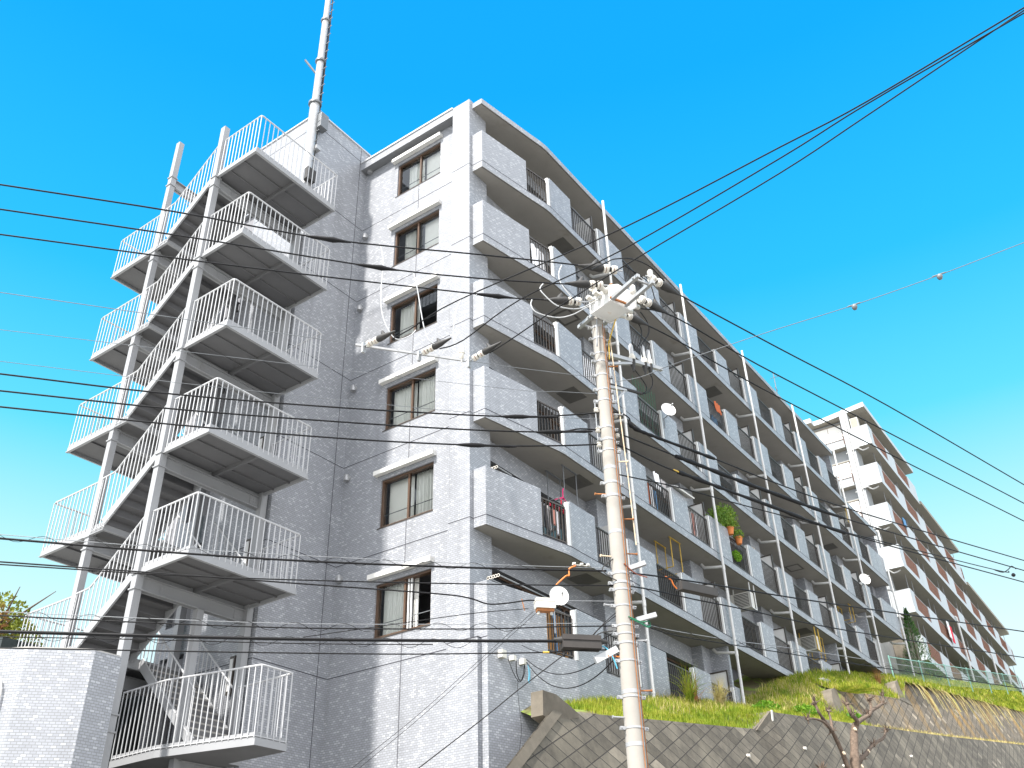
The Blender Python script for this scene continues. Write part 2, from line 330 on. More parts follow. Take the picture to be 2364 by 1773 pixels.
for i in range(len(xs) - 1):
    for j in range(nj - 1):
      if xs[i] > .9 or ys[j + 1] < -.55: g.face([i * nj + j, (i + 1) * nj + j, (i + 1) * nj + j + 1, i * nj + j + 1])
tag(g.build('hillside', 'soil', smooth=True), None, None, kind='structure')

# ------------------------------------------------------------------ the tiled apartment building
RZ = .0065
apt = thing('apartment_building', (0, 0, 0), 'grey tiled six storey apartment building with long rows of balconies stepping up the grassy slope', 'building', rz=RZ)
def P_(mb, name, mats, **k): return mb.build(name, mats, apt, **k)
def rot(x, y, z): c, s_ = math.cos(RZ), math.sin(RZ); return (x * c - y * s_, x * s_ + y * c, z)
YF = -.85
ROW = {0: 12.2, 1: 23.5, 2: 29.1, 3: 34.3, 4: 34.3, 5: 29.1}
SLAB = {1: 23.5, 2: 29.1, 3: 34.3, 4: 34.3, 5: 34.3, 6: 29.1}
S = [7.5, 13.3, 19.05, 24.75, 30.2]
PIPES = [6.3, 12.13, 17.85, 23.5, 29.05, 34.3]
FR = lambda x: YF if x > 2.9 else -.36 - (x - .14) / 2.76 * .49        # front line of the balconies in plan
TM = ['tile', 'soffit', 'tile_upright', 'joint']
# body behind the balconies
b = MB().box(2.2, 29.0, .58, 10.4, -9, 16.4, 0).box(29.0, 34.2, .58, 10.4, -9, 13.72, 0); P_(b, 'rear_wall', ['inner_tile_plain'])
b = MB().box(.285, 29.0, .645, 10.4, 16.405, 16.60, 0).box(.5, 2.2, 10.2, 10.4, -9, 16.4, 0); P_(b, 'roof_deck', ['concrete'])
# corner pier, thicker below the first joint
b = MB().box(0, .82, 0, .64, -.03, 16.72).prism([(0, -.2), (.82, -.2), (.82, .64), (0, .64)], -9, -.03); P_(b, 'corner_pier', ['tile'])
# recessed gable wall with six window openings
b = MB(); WY0, WY1 = 1.34, 3.08
b.box(.28, .5, .642, WY0, -9, 16.4).box(.28, .5, WY1, 4.49, -9, 16.4)
zs = [-9] + sum([[2.8 * k + .66, 2.8 * k + 1.98] for k in range(6)], []) + [16.4]
for i in range(0, len(zs), 2): b.box(.28, .5, WY0, WY1, zs[i], zs[i + 1])
P_(b, 'gable_wall', ['tile'])
P_(MB().box(0, .55, .643, 4.486, 16.405, 16.70).box(-.03, .57, .643, 4.486, 16.70, 16.76, 1), 'gable_coping', ['tile', 'parapet_cap'])
# stair core wing on the left, with door openings towards the steel staircase
b = MB(); X0 = -2.0
b.box(X0 + .2, 1.2, 4.49, 8.1, -9, 17.35).box(X0, X0 + .2, 4.49, 6.95, -9, 17.35).box(X0, X0 + .2, 7.85, 8.1, -9, 17.35)
zz = -9
for k in range(-1, 5):
    z0 = 1.22 + 2.8 * k + .1; b.box(X0, X0 + .2, 6.95, 7.85, zz, z0); zz = z0 + 2.05
b.box(X0, X0 + .2, 6.95, 7.85, zz, 17.35)
b.box(X0 - .04, 1.24, 4.45, 8.14, 17.35, 17.40, 1)
P_(b, 'stair_core', ['tile', 'parapet_cap'])
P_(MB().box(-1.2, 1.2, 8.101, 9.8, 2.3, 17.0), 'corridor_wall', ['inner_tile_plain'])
for k in range(-1, 5):
    z0 = 1.32 + 2.8 * k; P_(MB().box(X0 + .16, X0 + .198, 6.955, 7.845, z0 + .005, z0 + 2.045).box(X0 + .13, X0 + .16, 7.0, 7.80, z0 + .01, z0 + 2.0, 1), 'door', ['dark_room', 'inner_tile_plain'])
    b = MB().box(X0 - .08, X0 - .002, 4.98, 5.14, z0 + .75, z0 + 1.6).box(X0 - .10, X0 - .08, 5.01, 5.11, z0 + .82, z0 + 1.53, 1); P_(b, 'wall_lamp', ['bronze', 'white_metal'])
# joints (slightly proud dark sealant lines)
b = MB()
for k in range(-2, 7):
    z = 2.8 * k - .02
    if z < 16.2:
        b.box(.276, .281, .65, 4.485, z, z + .018); b.box(-.003, .002, .0, .638, z, z + .018); b.box(0, .135, -.203 if k < 1 else -.003, .002, z, z + .018)
    b.box(-1.99, .27, 4.486, 4.492, z, z + .02)
    b.box(X0 - .004, X0 + .002, 4.5, 6.9, z, z + .02)
b.box(-.05, -.035, 4.485, 4.492, -9, 17.3)
zz = -9
for k in range(6): b.box(.275, .281, 2.165, 2.18, zz, 2.8 * k + .655); zz = 2.8 * k + 2.30
for k in range(0, 6):
    z = 2.8 * k - .01; b.box(.136, .141, -.355, -.01, z, z + .018)
P_(b, 'sealant_joint', ['joint'])
# balcony slabs
for k, E in SLAB.items():
    z1 = 2.8 * k if k < 6 else 16.62; z0 = 2.8 * k - .24 if k < 6 else 16.42; b = MB()
    pl = [(.14, -.36), (1.0, FR(1.0)), (2.0, FR(2.0)), (2.7, -.825), (2.95, YF), (E, YF), (E, .25), (.822, .25), (.822, -.003), (.14, -.003)]
    b.prism(pl, z0, z1 - .09, 0, 1, 0); b.prism(pl, z1 - .0899, z1, 2, 0, 0)
    f = pl[:6]
    for (xa, ya), (xb, yb) in zip(f, f[1:]):                        # drip line under the edge and the joint above the fascia
        b.poly([(xa, ya + .03, z0 - .004), (xa, ya + .045, z0 - .004), (xb, yb + .045, z0 - .004), (xb, yb + .03, z0 - .004)], 3)
        if k < 6: b.poly([(xa, ya - .003, z1 - .014), (xb, yb - .003, z1 - .014), (xb, yb - .003, z1 + .012), (xa, ya - .003, z1 + .012)], 3)
    P_(b, 'balcony_slab' if k < 6 else 'roof_slab', TM)
P_(MB().prism([(.14, -.36), (2.9, YF), (12.2, YF), (12.2, .25), (.822, .25), (.822, -.203), (.14, -.203)], -9, 0), 'base_wall', ['tile'])
# beams, columns, end walls, windows, ceilings
for r, E in ROW.items():
    z = 2.8 * r; zt = z + 2.56 if r < 5 else 16.42
    P_(MB().box(.822, E, .25, .45, z + 2.0, zt - .001), 'beam', ['tile'])
    for p in [q for q in PIPES if q <= E + .1]:
        P_(MB().box(p - .62, p + (.30 if p < E - .2 else -.02), -.10, .248, z + .002, zt - .002), 'column', ['tile'])
    P_(MB().box(E - .13, E - .002, YF + .16, .245, z + .001, zt - .001), 'end_wall', ['tile'])
    b = MB(); xx = .83
    while xx < E - .3:
        x2 = min(xx + 1.85, E - .1); b.box(xx + .03, x2 - .03, .50, .52, z + .05, z + 1.99, 0); b.box(xx, xx + .05, .46, .55, z, z + 2.0, 1); xx = x2
    b.box(.83, E - .1, .46, .55, z + 1.94, z + 2.0, 1); P_(b, 'glass_door', ['dark_glass', 'brown_frame'])
# parapets, posts, railings, partitions
def railing_mesh(wd):
    b = MB(); n = max(3, round(wd / .118)); b.box(0, wd, -.02, .02, 1.02, 1.06).box(0, wd, -.015, .015, .075, .105)
    for i in range(n + 1): x = wd * i / n; b.box(x - .011, x + .011, -.011, .011, .105, 1.02)
    return b
rails = {}
def put_railing(x, y, z, wd, a=0):
    key = round(wd, 2)
    if key not in rails: o = P_(railing_mesh(wd), 'railing', ['bronze']); rails[key] = o.data
    else: o = bpy.data.objects.new('railing', rails[key]); COL.objects.link(o); o.parent = apt
    o.location = (x, y, z); o.rotation_euler = (0, 0, a)
def parapet(x0, x1, z):
    pts = [(x0, FR(x0))] + ([(2.9, YF)] if x0 < 2.9 < x1 else []) + [(x1, FR(x1))]
    if x0 < .2: pl = [(x0, -.003)] + pts + [(x1, FR(x1) + .15), (.30, -.22), (.30, -.003)]
    else: pl = pts + [(x1, FR(x1) + .15), (x0, FR(x0) + .15)]
    P_(MB().prism(pl, z + .001, z + 1.24), 'parapet', ['tile'])
def post(x, z, y=YF): P_(MB().box(x, x + .085, y + .01, y + .12, z + .02, z + 1.20), 'post', ['white_metal'])
for r, E in ROW.items():
    z = 2.8 * r
    parapet(.14, 1.95, z); a = math.atan2(-.18, .98)
    put_railing(1.97, FR(1.97) + .07, z, .90, math.atan2(FR(2.87) - FR(1.97), .9)); post(2.90, z, YF)
    parapet(3.0, 4.2, z); put_railing(4.22, YF + .07, z, 1.60); post(5.85, z)
    bays = [s for s in S if s - 1.5 < E]; last = None
    st = 5.96
    for i, s in enumerate(bays):
        if s >= E - .4: break
        parapet(st, s - .02, z); put_railing(s, YF + .07, z, 1.52); post(s + 1.56, z)
        e2 = s + 2.68
        if e2 > E: e2 = E
        parapet(s + 1.66, e2, z)
        o2 = s + 2.70
        if o2 < E - .3:
            wd = 1.52 if s != 7.5 else 1.50
            if o2 + wd < E: put_railing(o2, YF + .07, z, wd); post(o2 + wd + .03, z); st = o2 + wd + .14
            else: st = o2
        b = MB().box(s + 4.27, s + 4.30, YF + .17, .22, z + .12, z + 1.70, 0).box(s + 4.25, s + 4.32, YF + .13, YF + .17, z + .02, z + 1.74, 1).box(s + 4.25, s + 4.32, YF + .17, .22, z + 1.70, z + 1.74, 1)
        if s + 4.35 < E: P_(b, 'partition', ['white_metal', 'bronze'])
    if st < E - .05: parapet(st, E, z)
    b = MB().box(5.77, 5.80, YF + .17, .22, z + .12, z + 1.70, 0).box(5.75, 5.82, YF + .13, YF + .17, z + .02, z + 1.74, 1); P_(b, 'partition', ['white_metal', 'bronze'])
# downpipes with joints and branches under each slab
for i, p in enumerate(PIPES):
    top = 16.70 if p < 30 else 13.95; zb = G(p) - .1; b = MB(); y = YF - .10
    b.tube([(p, y, zb), (p, y, top)], .045, 10)
    if i == 5: b.tube([(p, y, top), (p, y + .03, top + .05), (p, y + .14, top + .05)], .045, 8)
    for k in range(0, 7):
        z = 2.8 * k
        if z > top or z < zb: continue
        b.tube([(p, y, z - .62), (p, y, z - .44)], .056, 10); b.tube([(p, y, z - .10), (p, y, z - .04)], .055, 10); b.tube([(p, y, z + 1.15), (p, y, z + 1.19)], .053, 8)
        if k <= 6: b.tube([(p, y, z - .50), (p - .02, y + .25, z - .46), (p - .06, y + .62, z - .40), (p - .06, y + .72, z - .26)], .05, 8)
    P_(b, 'downpipe', ['pipe_white'], smooth=True)
# ceiling hatches
def hatch(x, y, k, frame=False):
    z = 2.8 * k - .24 if k < 6 else 16.42; b = MB()
    if frame:
        for q in ((x, x + .72, y, y + .07), (x, x + .72, y + .53, y + .6), (x, x + .07, y + .07, y + .53), (x + .65, x + .72, y + .07, y + .53)): b.box(*q, z - .012, z - .002)
    else: b.box(x, x + .72, y, y + .6, z - .012, z - .002)
    P_(b, 'ceiling_hatch', ['hatch'])
for k in (1, 2, 3, 5): hatch(4.13, -.54, k)
hatch(4.13, -.54, 4, True); hatch(21.2, -.5, 3, True); hatch(26.9, -.5, 4); hatch(20.7, -.5, 2); hatch(15.2, -.5, 5)
# drying brackets hung from the ceilings
def hanger(x, k, mat, drop=.95, w=.62):
    z = 2.8 * k - .24 - .003; b = MB()
    for y in (-.46, .05): b.box(x, x + w + .12, y - .02, y + .02, z - .02, z)
    for xx in (x + .06, x + .06 + w):
        for y in (-.46, .05): b.tube([(xx, y, z), (xx, y, z - drop)], .016, 6)
        b.tube([(xx, -.46, z - drop), (xx, .05, z - drop)], .014, 6)
    P_(b, 'drying_bracket', [mat])
hanger(3.36, 2, 'steel'); hanger(9.38, 2, 'yellow_paint'); hanger(27.3, 3, 'yellow_paint', .7, .5); hanger(21.9, 2, 'yellow_paint', .9, .5)
# windows and awnings of the gable
def curtain(y0, y1, z0, z1, mat, wavy=True):
    b = MB(); n = 40
    for i in range(n + 1):
        y = y0 + (y1 - y0) * i / n; x = .60 + (.022 * math.sin(i * 1.35) + .012 * math.sin(i * 2.9 + 1) if wavy else 0); b.v += [(x, y, z0), (x, y, z1)]
    for i in range(n): b.face([2 * i, 2 * i + 1, 2 * i + 3, 2 * i + 2])
    return b, mat
WC = {5: [(2.25, 2.85, 'curtain_plain', 1), (1.36, 2.15, 'blind', 0)], 4: [(2.5, 2.9, 'curtain_plain', 1), (1.36, 2.14, 'blind', 0)], 3: [(2.25, 2.95, 'curtain_plain', 1)],
      2: [(2.24, 3.04, 'curtain_plain', 1), (1.40, 2.16, 'curtain_plain', 1)], 1: [(2.22, 3.05, 'blind', 0), (1.62, 2.14, 'curtain_plain', 1)], 0: [(2.25, 3.05, 'curtain_plain', 1), (1.98, 2.12, 'blind', 0)]}
wnames = {5: 'gable window of the top floor'}
for k in range(6):
    z0 = 2.8 * k + .66; z1 = z0 + 1.32; b = MB()
    for q in ((WY0, WY0 + .045, z0, z1), (WY1 - .05, WY1, z0, z1), (WY0 + .045, WY1 - .05, z1 - .05, z1), (WY0 + .045, WY1 - .05, z0, z0 + .05)): b.box(.33, .46, *q)
    b.box(.35, .42, 2.17, 2.225, z0 + .05, z1 - .05)
    b.box(.27, .33, WY0 - .01, WY1 + .06, z0 - .035, z0 - .004, 1); b.box(.40, .415, WY0 + .05, WY1 - .05, z0 + .36, z0 + .375, 2)
    w_ = P_(b, 'window', ['brown_frame', 'bronze', 'steel'])
    def pn(a_, b_): m_ = MB(); m_.poly([(.385, a_, z0 + .05), (.385, a_, z1 - .05), (.385, b_, z1 - .05), (.385, b_, z0 + .05)]); m_.build('pane', 'pane', w_)
    if k: pn(WY0 + .05, WY1 - .05)
    else: pn(2.22, WY1 - .05); MB().box(.37, .41, 2.08, 2.12, z0 + .05, z1 - .05).box(.37, .41, 1.99, 2.03, z0 + .05, z1 - .05).build('open_sash', 'white_metal', w_)
    for (ya, yb, m_, wv) in WC[k]: c_, mt = curtain(ya, yb, z0 + .02, z1 + .02, m_, wv); c_.build('curtain', mt, w_)
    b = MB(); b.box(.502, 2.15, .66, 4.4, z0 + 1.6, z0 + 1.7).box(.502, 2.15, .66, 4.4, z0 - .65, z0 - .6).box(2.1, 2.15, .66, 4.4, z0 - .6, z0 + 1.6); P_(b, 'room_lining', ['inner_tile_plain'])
    za = 2.8 * k + 2.10; b = MB().box(.13, .278, 1.27, 3.22, za + .02, za + .11).box(.118, .13, 1.26, 3.23, za, za + .12).box(.13, .278, 1.258, 1.27, za, za + .12).box(.13, .278, 3.22, 3.232, za, za + .12)
    P_(b, 'awning', ['awning'])
# vent hoods beside the inner corner
for k in range(1, 7):
    z = 2.8 * k - .38; b = MB(); b.lathe([(0, .075), (.10, .08), (.125, .07)], (.278, 4.27, z), (-1, 0, 0), 14); b.lathe([(-.10, .078), (0, .08), (.05, .07), (.085, .045), (.1, .01)], (.20, 4.27, z), (0, 0, 1), 14)
    P_(b, 'vent_hood', ['galv'], smooth=True)
# roof top frame near the inner corner
b = MB()
for y in (3.0, 3.9, 4.3): b.beam((.9, y, 16.6), (.9, y, 17.75), .05, .05); b.beam((1.5, y, 16.6), (1.5, y, 17.75), .05, .05); b.beam((.9, y, 17.75), (1.5, y, 17.75), .05, .05)
b.beam((.9, 3.0, 17.75), (.9, 4.3, 17.75), .05, .05).beam((.9, 3.0, 17.3), (.9, 4.3, 17.3), .04, .04).beam((.9, 3.0, 16.7), (.9, 4.3, 17.7), .04, .04)
P_(b, 'roof_frame', ['galv'])

# ------------------------------------------------------------------ outside steel staircase
stair = thing('exterior_staircase', (-3.6, 6, -8), 'pale grey steel fire escape staircase with barred railings standing against the tiled stair core', 'staircase')
inv = Matrix.Translation((3.6, -6, 8))
def SP(mb, name, mats, parent=None, **k):
    o = mb.build(name, mats, **k)
    if parent is None: o.parent = stair; o.matrix_parent_inverse = inv
    else: o.parent = parent
    return o
def sq(x, y, z0, z1, s=.1, collars=()):
    b = MB().box(x - s, x + s, y - s, y + s, z0, z1)
    for z in collars: b.box(x - s - .025, x + s + .025, y - s - .025, y + s + .025, z, z + .03)
    return b
SP(sq(-5.0, 4.72, -8, 14.2, .085, [-1.74 + 2.8 * k for k in range(6)] + [-2.06 + 2.8 * k for k in range(6)]), 'post', ['steel_paint'])
SP(sq(-4.90, 7.08, -8, 15.2, .08, [2.56 + 2.8 * k for k in range(-2, 5)] + [2.26 + 2.8 * k for k in range(-2, 5)]), 'post', ['steel_paint'])
SP(sq(-3.42, 4.72, -8, .76, .08), 'post', ['steel_paint']); SP(sq(-2.16, 4.66, -8, 12.4, .085), 'post', ['steel_paint']); SP(sq(-2.2, 7.08, -8, 13.7, .085), 'post', ['steel_paint'])
def railrun(pts, h=1.25, dn=.10, first=True, lastp=True, sp=.15):
    """top rail, bottom rail and bars along a run of floor points"""
    b = MB(); pts = [Vector(p) for p in pts]; tp = [p + Vector((0, 0, h)) for p in pts]
    q = []
    for i, p in enumerate(tp):
        if 0 < i < len(tp) - 1: a = (tp[i - 1] - p).normalized(); c = (tp[i + 1] - p).normalized(); q += [p + a * .06, p + (a + c) * .018, p + c * .06]
        else: q.append(p)
    b.tube(q, .021, 8)
    for a, c in zip(pts, pts[1:]):
        b.tube([a + Vector((0, 0, -dn + .03)), c + Vector((0, 0, -dn + .03))], .013, 5)
        n = max(1, round((c.xy - a.xy).length / sp))
        for i in range(n + 1):
            if i == 0 and a is not pts[0]: continue
            p = a + (c - a) * i / n; b.tube([p + Vector((0, 0, -dn)), p + Vector((0, 0, h))], .0125, 5)
    return b
UM = ['steel_paint', 'stair_under_shaded']
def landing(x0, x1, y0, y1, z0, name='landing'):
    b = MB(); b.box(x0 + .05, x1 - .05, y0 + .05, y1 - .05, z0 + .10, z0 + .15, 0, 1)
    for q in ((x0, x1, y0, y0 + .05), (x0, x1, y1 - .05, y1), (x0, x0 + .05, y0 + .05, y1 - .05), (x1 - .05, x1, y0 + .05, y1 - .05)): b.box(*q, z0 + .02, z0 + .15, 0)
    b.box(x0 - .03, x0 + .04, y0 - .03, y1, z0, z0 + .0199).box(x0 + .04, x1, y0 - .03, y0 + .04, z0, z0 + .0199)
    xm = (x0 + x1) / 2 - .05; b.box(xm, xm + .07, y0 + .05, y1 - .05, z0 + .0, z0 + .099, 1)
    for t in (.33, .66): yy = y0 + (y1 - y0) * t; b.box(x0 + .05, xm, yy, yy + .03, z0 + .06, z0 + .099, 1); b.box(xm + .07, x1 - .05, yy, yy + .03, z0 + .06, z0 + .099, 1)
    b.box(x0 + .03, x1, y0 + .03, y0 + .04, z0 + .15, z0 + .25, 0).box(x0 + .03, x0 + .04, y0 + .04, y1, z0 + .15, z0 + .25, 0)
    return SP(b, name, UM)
def flight(x0, x1, y0, z0, y1, z1):
    """from the low end (y0, z0) to the high end (y1, z1)"""
    n = max(5, round(abs(z1 - z0) / .19)); b = MB(); dy = (y1 - y0) / n; dz = (z1 - z0) / n
    for i in range(n):
        ya = y0 + dy * i; za = z0 + dz * (i + 1)
        if i < n - 1: b.prism([(x0 + .045, ya), (x1 - .045, ya), (x1 - .045, ya + dy + math.copysign(.03, dy)), (x0 + .045, ya + dy + math.copysign(.03, dy))], za - .035, za, 1 if x0 < -4 else 2, 1, 2)
        b.box(x0 + .045, x1 - .045, ya - .004, ya + .004, za - dz, za - .036, 1)
    for x in (x0, x1 - .045):
        A = Vector((x + .0225, y0, z0 + .02)); B_ = Vector((x + .0225, y1, z1 + .02)); b.beam(A, B_, .045, .20, mi=0)
    return SP(b, 'flight', ['steel_paint', 'stair_under_shaded', 'tread'])
def xbeam(y, z0, z1, x0=-4.9, x1=-2.0):
    b = MB().box(x0, x1, y - .01, y + .01, z0, z1).box(x0, x1, y - .08, y + .08, z1 - .015, z1).box(x0, x1, y - .08, y + .08, z0, z0 + .015)
    for xx in (x0 + .45, x1 - .5):
        b.box(xx, xx + .3, y - .022, y - .0101, z0 + .03, z1 - .03)
        for i in range(4):
            for j in range(3): b.box(xx + .03 + i * .07, xx + .05 + i * .07, y - .034, y - .0221, z0 + .06 + j * .07, z0 + .08 + j * .07)
    SP(b, 'cross_beam', ['steel_paint'])
for k in range(5):
    z = 1.06 + 2.8 * k; ld = landing(-5.02, -2.16, 3.12, 4.78, z); f = z + .16
    SP(railrun([(-5.0, 4.60, f), (-5.0, 3.14, f), (-2.18, 3.14, f), (-2.18, 4.5, f)]), 'railing', ['rail_paint']); xbeam(4.72, z - .31, z - .01)
for k in range(-1, 4):
    z = 2.58 + 2.8 * k; landing(-4.97, -2.16, 6.5, 9.0, z); f = z + .16
    SP(railrun([(-4.95, 6.98, f), (-4.95, 8.98, f), (-2.2, 8.98, f), (-2.2, 8.3, f)]), 'railing', ['rail_paint']); xbeam(7.08, z - .31, z - .01, -4.8)
    zn = 1.06 + 2.8 * (k + 1) + .16; flight(-5.02, -3.66, 6.5, f, 4.76, zn)
    SP(railrun([(-5.0, 6.95, f), (-5.0, 6.45, f + .02), (-5.0, 4.86, zn + .0)], dn=.12), 'railing', ['rail_paint'])
    SP(railrun([(-3.66, 6.45, f), (-3.66, 4.86, zn)], h=1.0, dn=-.12), 'railing', ['rail_paint'])
    if k >= 0:
        zl = 1.06 + 2.8 * k + .16; flight(-3.5, -2.16, 4.78, zl, 6.5, f); SP(railrun([(-3.5, 4.9, zl), (-3.5, 6.4, f)], h=1.0, dn=-.12), 'railing', ['rail_paint']); SP(railrun([(-2.2, 4.9, zl), (-2.2, 6.4, f)], h=1.0, dn=-.12), 'railing', ['rail_paint'])
# lowest landing, wider and many sided, and its first flight
pl = [(-2.45, 2.6), (-3.26, 2.6), (-3.80, 4.91), (-3.80, 5.46), (-3.78, 6.4), (-2.16, 6.4), (-2.16, 4.3), (-2.45, 4.3)]
b = MB().prism(pl, -2.30, -2.16, 0, 1, 0); pi_ = [(x * .985 - .045, y * .985 + .07) for x, y in pl]; b.prism(pi_, -2.1599, -2.06, 0, 1, 0); SP(b, 'landing', UM)
SP(railrun([(-3.78, 6.35, -2.06), (-3.80, 5.46, -2.06), (-3.80, 4.91, -2.06), (-3.27, 2.62, -2.06), (-2.47, 2.62, -2.06), (-2.47, 4.25, -2.06)], h=1.27), 'railing', ['rail_paint'])
flight(-3.45, -2.2, 4.3, -2.06, 6.5, -.06); SP(railrun([(-3.45, 4.4, -2.0), (-3.45, 6.4, -.1)], h=1.0, dn=-.1), 'railing', ['rail_paint']); SP(railrun([(-2.22, 4.4, -2.0), (-2.22, 6.4, -.1)], h=1.0, dn=-.1), 'railing', ['rail_paint'])
xbeam(4.72, -2.62, -2.31, -3.4, -2.1); xbeam(7.08, 13.44, 13.74, -4.8)
SP(railrun([(-4.4, 7.05, 13.3), (-3.6, 7.05, 13.3)], h=.35, dn=.1), 'railing', ['rail_paint'])

# low tiled turret at the lower left
t = thing('tiled_turret', (-6.4, 5, -8), 'low many sided tiled turret at the foot of the steel staircase', 'building')
b = MB(); pl = [(-5.47, 3.98), (-6.03, 3.98), (-6.89, 4.74), (-7.16, 5.22), (-7.9, 7.2), (-7.2, 9.0), (-5.47, 9.0)]
b.prism([(x + 6.4, y - 5) for x, y in pl], 0, 7.12, 0); b.build('wall', 'tile', t)
MB().prism([(x * .985 + 6.4 - .1, y * .985 - 5 + .08) for x, y in pl], 7.1201, 7.15).build('roof', 'concrete', t)
b = MB().tube(smoothpath([(-7.26, 5.18, -1.0), (-7.22, 5.08, -1.25), (-7.10, 4.98, -1.5), (-7.08, 4.96, -1.9), (-7.16, 5.04, -2.3), (-7.35, 5.5, -2.8)]), .022, 6)
tag(b.build('loose_hose', 'porcelain', smooth=True), 'cream coloured hose hanging in a curve down the low turret wall', 'hose')
# stainless mast on the stair core
m = thing('antenna_mast', (-2.2, 4.5, 13.2), 'tall ringed steel antenna mast rising from the side of the tiled stair core', 'antenna')
def ml(o_, z): return (o_[0], o_[1], z - 13.4)
b = MB(); b.lathe([(0, .16), (4.4, .155), (4.4, .12), (8.6, .11), (8.6, .10), (13.2, .09)], (0, 0, 0), (0, 0, 1), 14); b.build('tube', 'galv', m, smooth=True)
for z, r in ((17.8, .21), (19.85, .17), (21.95, .155), (23.9, .18)): MB().lathe([(-.04, r), (.04, r)], (0, 0, z - 13.4), (0, 0, 1), 16).build('flange', 'steel', m, smooth=True)
b = MB()
for z in [14.4 + i * .42 for i in range(23)]: b.beam((.05, -.10, z - 13.4), (.05, -.28, z - 13.4 + .02), .02, .02)
b.build('climbing_step', 'steel', m)
b = MB().tube([(.14, -.10, 0), (.13, -.10, 8.5), (.11, -.09, 10.6)], .022, 6).tube([(.16, -.03, 0), (.13, -.03, 9)], .018, 6); b.build('cable_run', 'black_rubber', m)
MB().beam((-.05, .1, 5.9), (-.35, .35, 6.45), .05, .05).build('stub_arm', 'steel', m)
MB().box(.05, .35, -.32, -.08, 3.3, 3.9).build('equipment_box', 'steel', m); MB().box(-.2, .12, -.3, -.1, .9, 1.35).build('clamp', 'black_rubber', m)
MB().lathe([(0, .24), (.04, .26), (.08, .24)], (0, 0, 10.42), (0, 0, 1), 12).build('antenna_ring', 'steel', m)
MB().box(.08, .26, -.22, .22, .2, .35).box(.08, .26, -.22, .22, 2.4, 2.55).build('wall_bracket', 'galv', m)
# ------------------------------------------------------------------ retaining walls
def zb(x): return -2.05 + .13 * x                                    # base line that fixes the lean of the lower wall
def facey(x, z): return -3 - .3 * max(0, interp(LOWW, max(x, -1.5)) - z)
rw = thing('retaining_wall', (0, -3, -8), 'dark block retaining wall of diamond laid concrete blocks along the street behind the pole', 'wall')
def RW(mb, name, m): return mb.build(name, m, rw, loc=(0, 3, 8))
b = MB(); xs_ = [-9, -6, -4, -3, -2, -1.5, -1.0, .1, 2, 4, 6, 7.35, 8.5] + [10 + 3 * i for i in range(20)]
for xa, xb in zip(xs_, xs_[1:]):
    za, zc = interp(LOWW, xa), interp(LOWW, xb); la, lb = max(-9.0, za - 7), max(-9.0, zc - 7)
    n = 3
    for i in range(n):
        z0a, z1a = la + (za - la) * i / n, la + (za - la) * (i + 1) / n; z0b, z1b = lb + (zc - lb) * i / n, lb + (zc - lb) * (i + 1) / n
        b.poly([(xa, facey(xa, z0a), z0a), (xb, facey(xb, z0b), z0b), (xb, facey(xb, z1b), z1b), (xa, facey(xa, z1a), z1a)], 0)
    if xa >= -1.5: b.poly([(xa, -3, za), (xb, -3, zc), (xb, -2.72, zc), (xa, -2.72, za)], 1)
RW(b, 'face', ['block_dark', 'old_concrete'])
b = MB(); n = 8; ed = []
for i in range(n + 1):
    t = i / n; x = -1.5 - 7.2 * t; z = -2.24 - 4.8 * t; ed.append((x, facey(x, z), z))
for (a, c) in zip(ed, ed[1:]):                                       # sloping concrete coping at the left end
    a = Vector(a); c = Vector(c); w_ = Vector((.30, 0, 0)); o_ = Vector((0, -.03, .01)); d_ = Vector((.28, .30, .0))
    b.poly([a + o_, a + o_ + w_, c + o_ + w_, c + o_]); b.poly([a + o_, c + o_, c + d_, a + d_]); b.poly([a + o_ + w_, a + w_ + Vector((0, .05, 0)), c + w_ + Vector((0, .05, 0)), c + o_ + w_])
RW(b, 'end_coping', ['old_concrete'])
def xzprism(b, pts, y0, y1, mi=0):
    n = len(pts); base = len(b.v); b.v += [(x, y0 - .3 * 0, z) for x, z in pts] + [(x, y1, z) for x, z in pts]
    b.face([base + i for i in range(n)], mi); b.face([base + n + i for i in range(n)][::-1], mi)
    for i in range(n): j = (i + 1) % n; b.face([base + i, base + n + i, base + n + j, base + j], mi)
    return b
RW(xzprism(MB(), [(-1.86, -2.0), (-1.88, -2.42), (-1.55, -2.5), (-.75, -2.26), (-.75, -2.19), (-1.05, -2.10), (-1.45, -1.99)], -3.05, -2.8), 'end_horn', ['old_concrete'])
RW(xzprism(MB(), [(7.38, -1.12), (8.48, -.46), (8.75, -.44), (8.42, -1.02)], -3.05, -2.1), 'step_block', ['old_concrete'])
RW(xzprism(MB(), [(8.40, -1.0), (8.50, -.44), (8.60, -.43), (8.50, -1.0)], -3.07, -3.051), 'step_edge', ['porcelain'])
for (x, z) in [(.2, -3.4), (1.9, -3.2), (6.2, -1.9), (7.6, -2.3), (9.8, -1.2), (14, -.5), (4.6, -3.1), (20, .1), (12.3, -1.3)]:
    RW(MB().lathe([(0, .04), (.12, .04)], (x, facey(x, z) + .05, z), (0, -1, -.1), 8), 'weep_pipe', ['porcelain'])
mw = thing('upper_retaining_wall', (17, -2, 0), 'warmer brown block retaining wall stepped on the grass bank above the street wall', 'wall')
def MW(mb, name, m): return mb.build(name, m, mw, loc=(-17, 2, 0))
b = MB(); xs_ = [17.7, 20, 23, 26.2, 26.8] + [29 + 4 * i for i in range(14)]
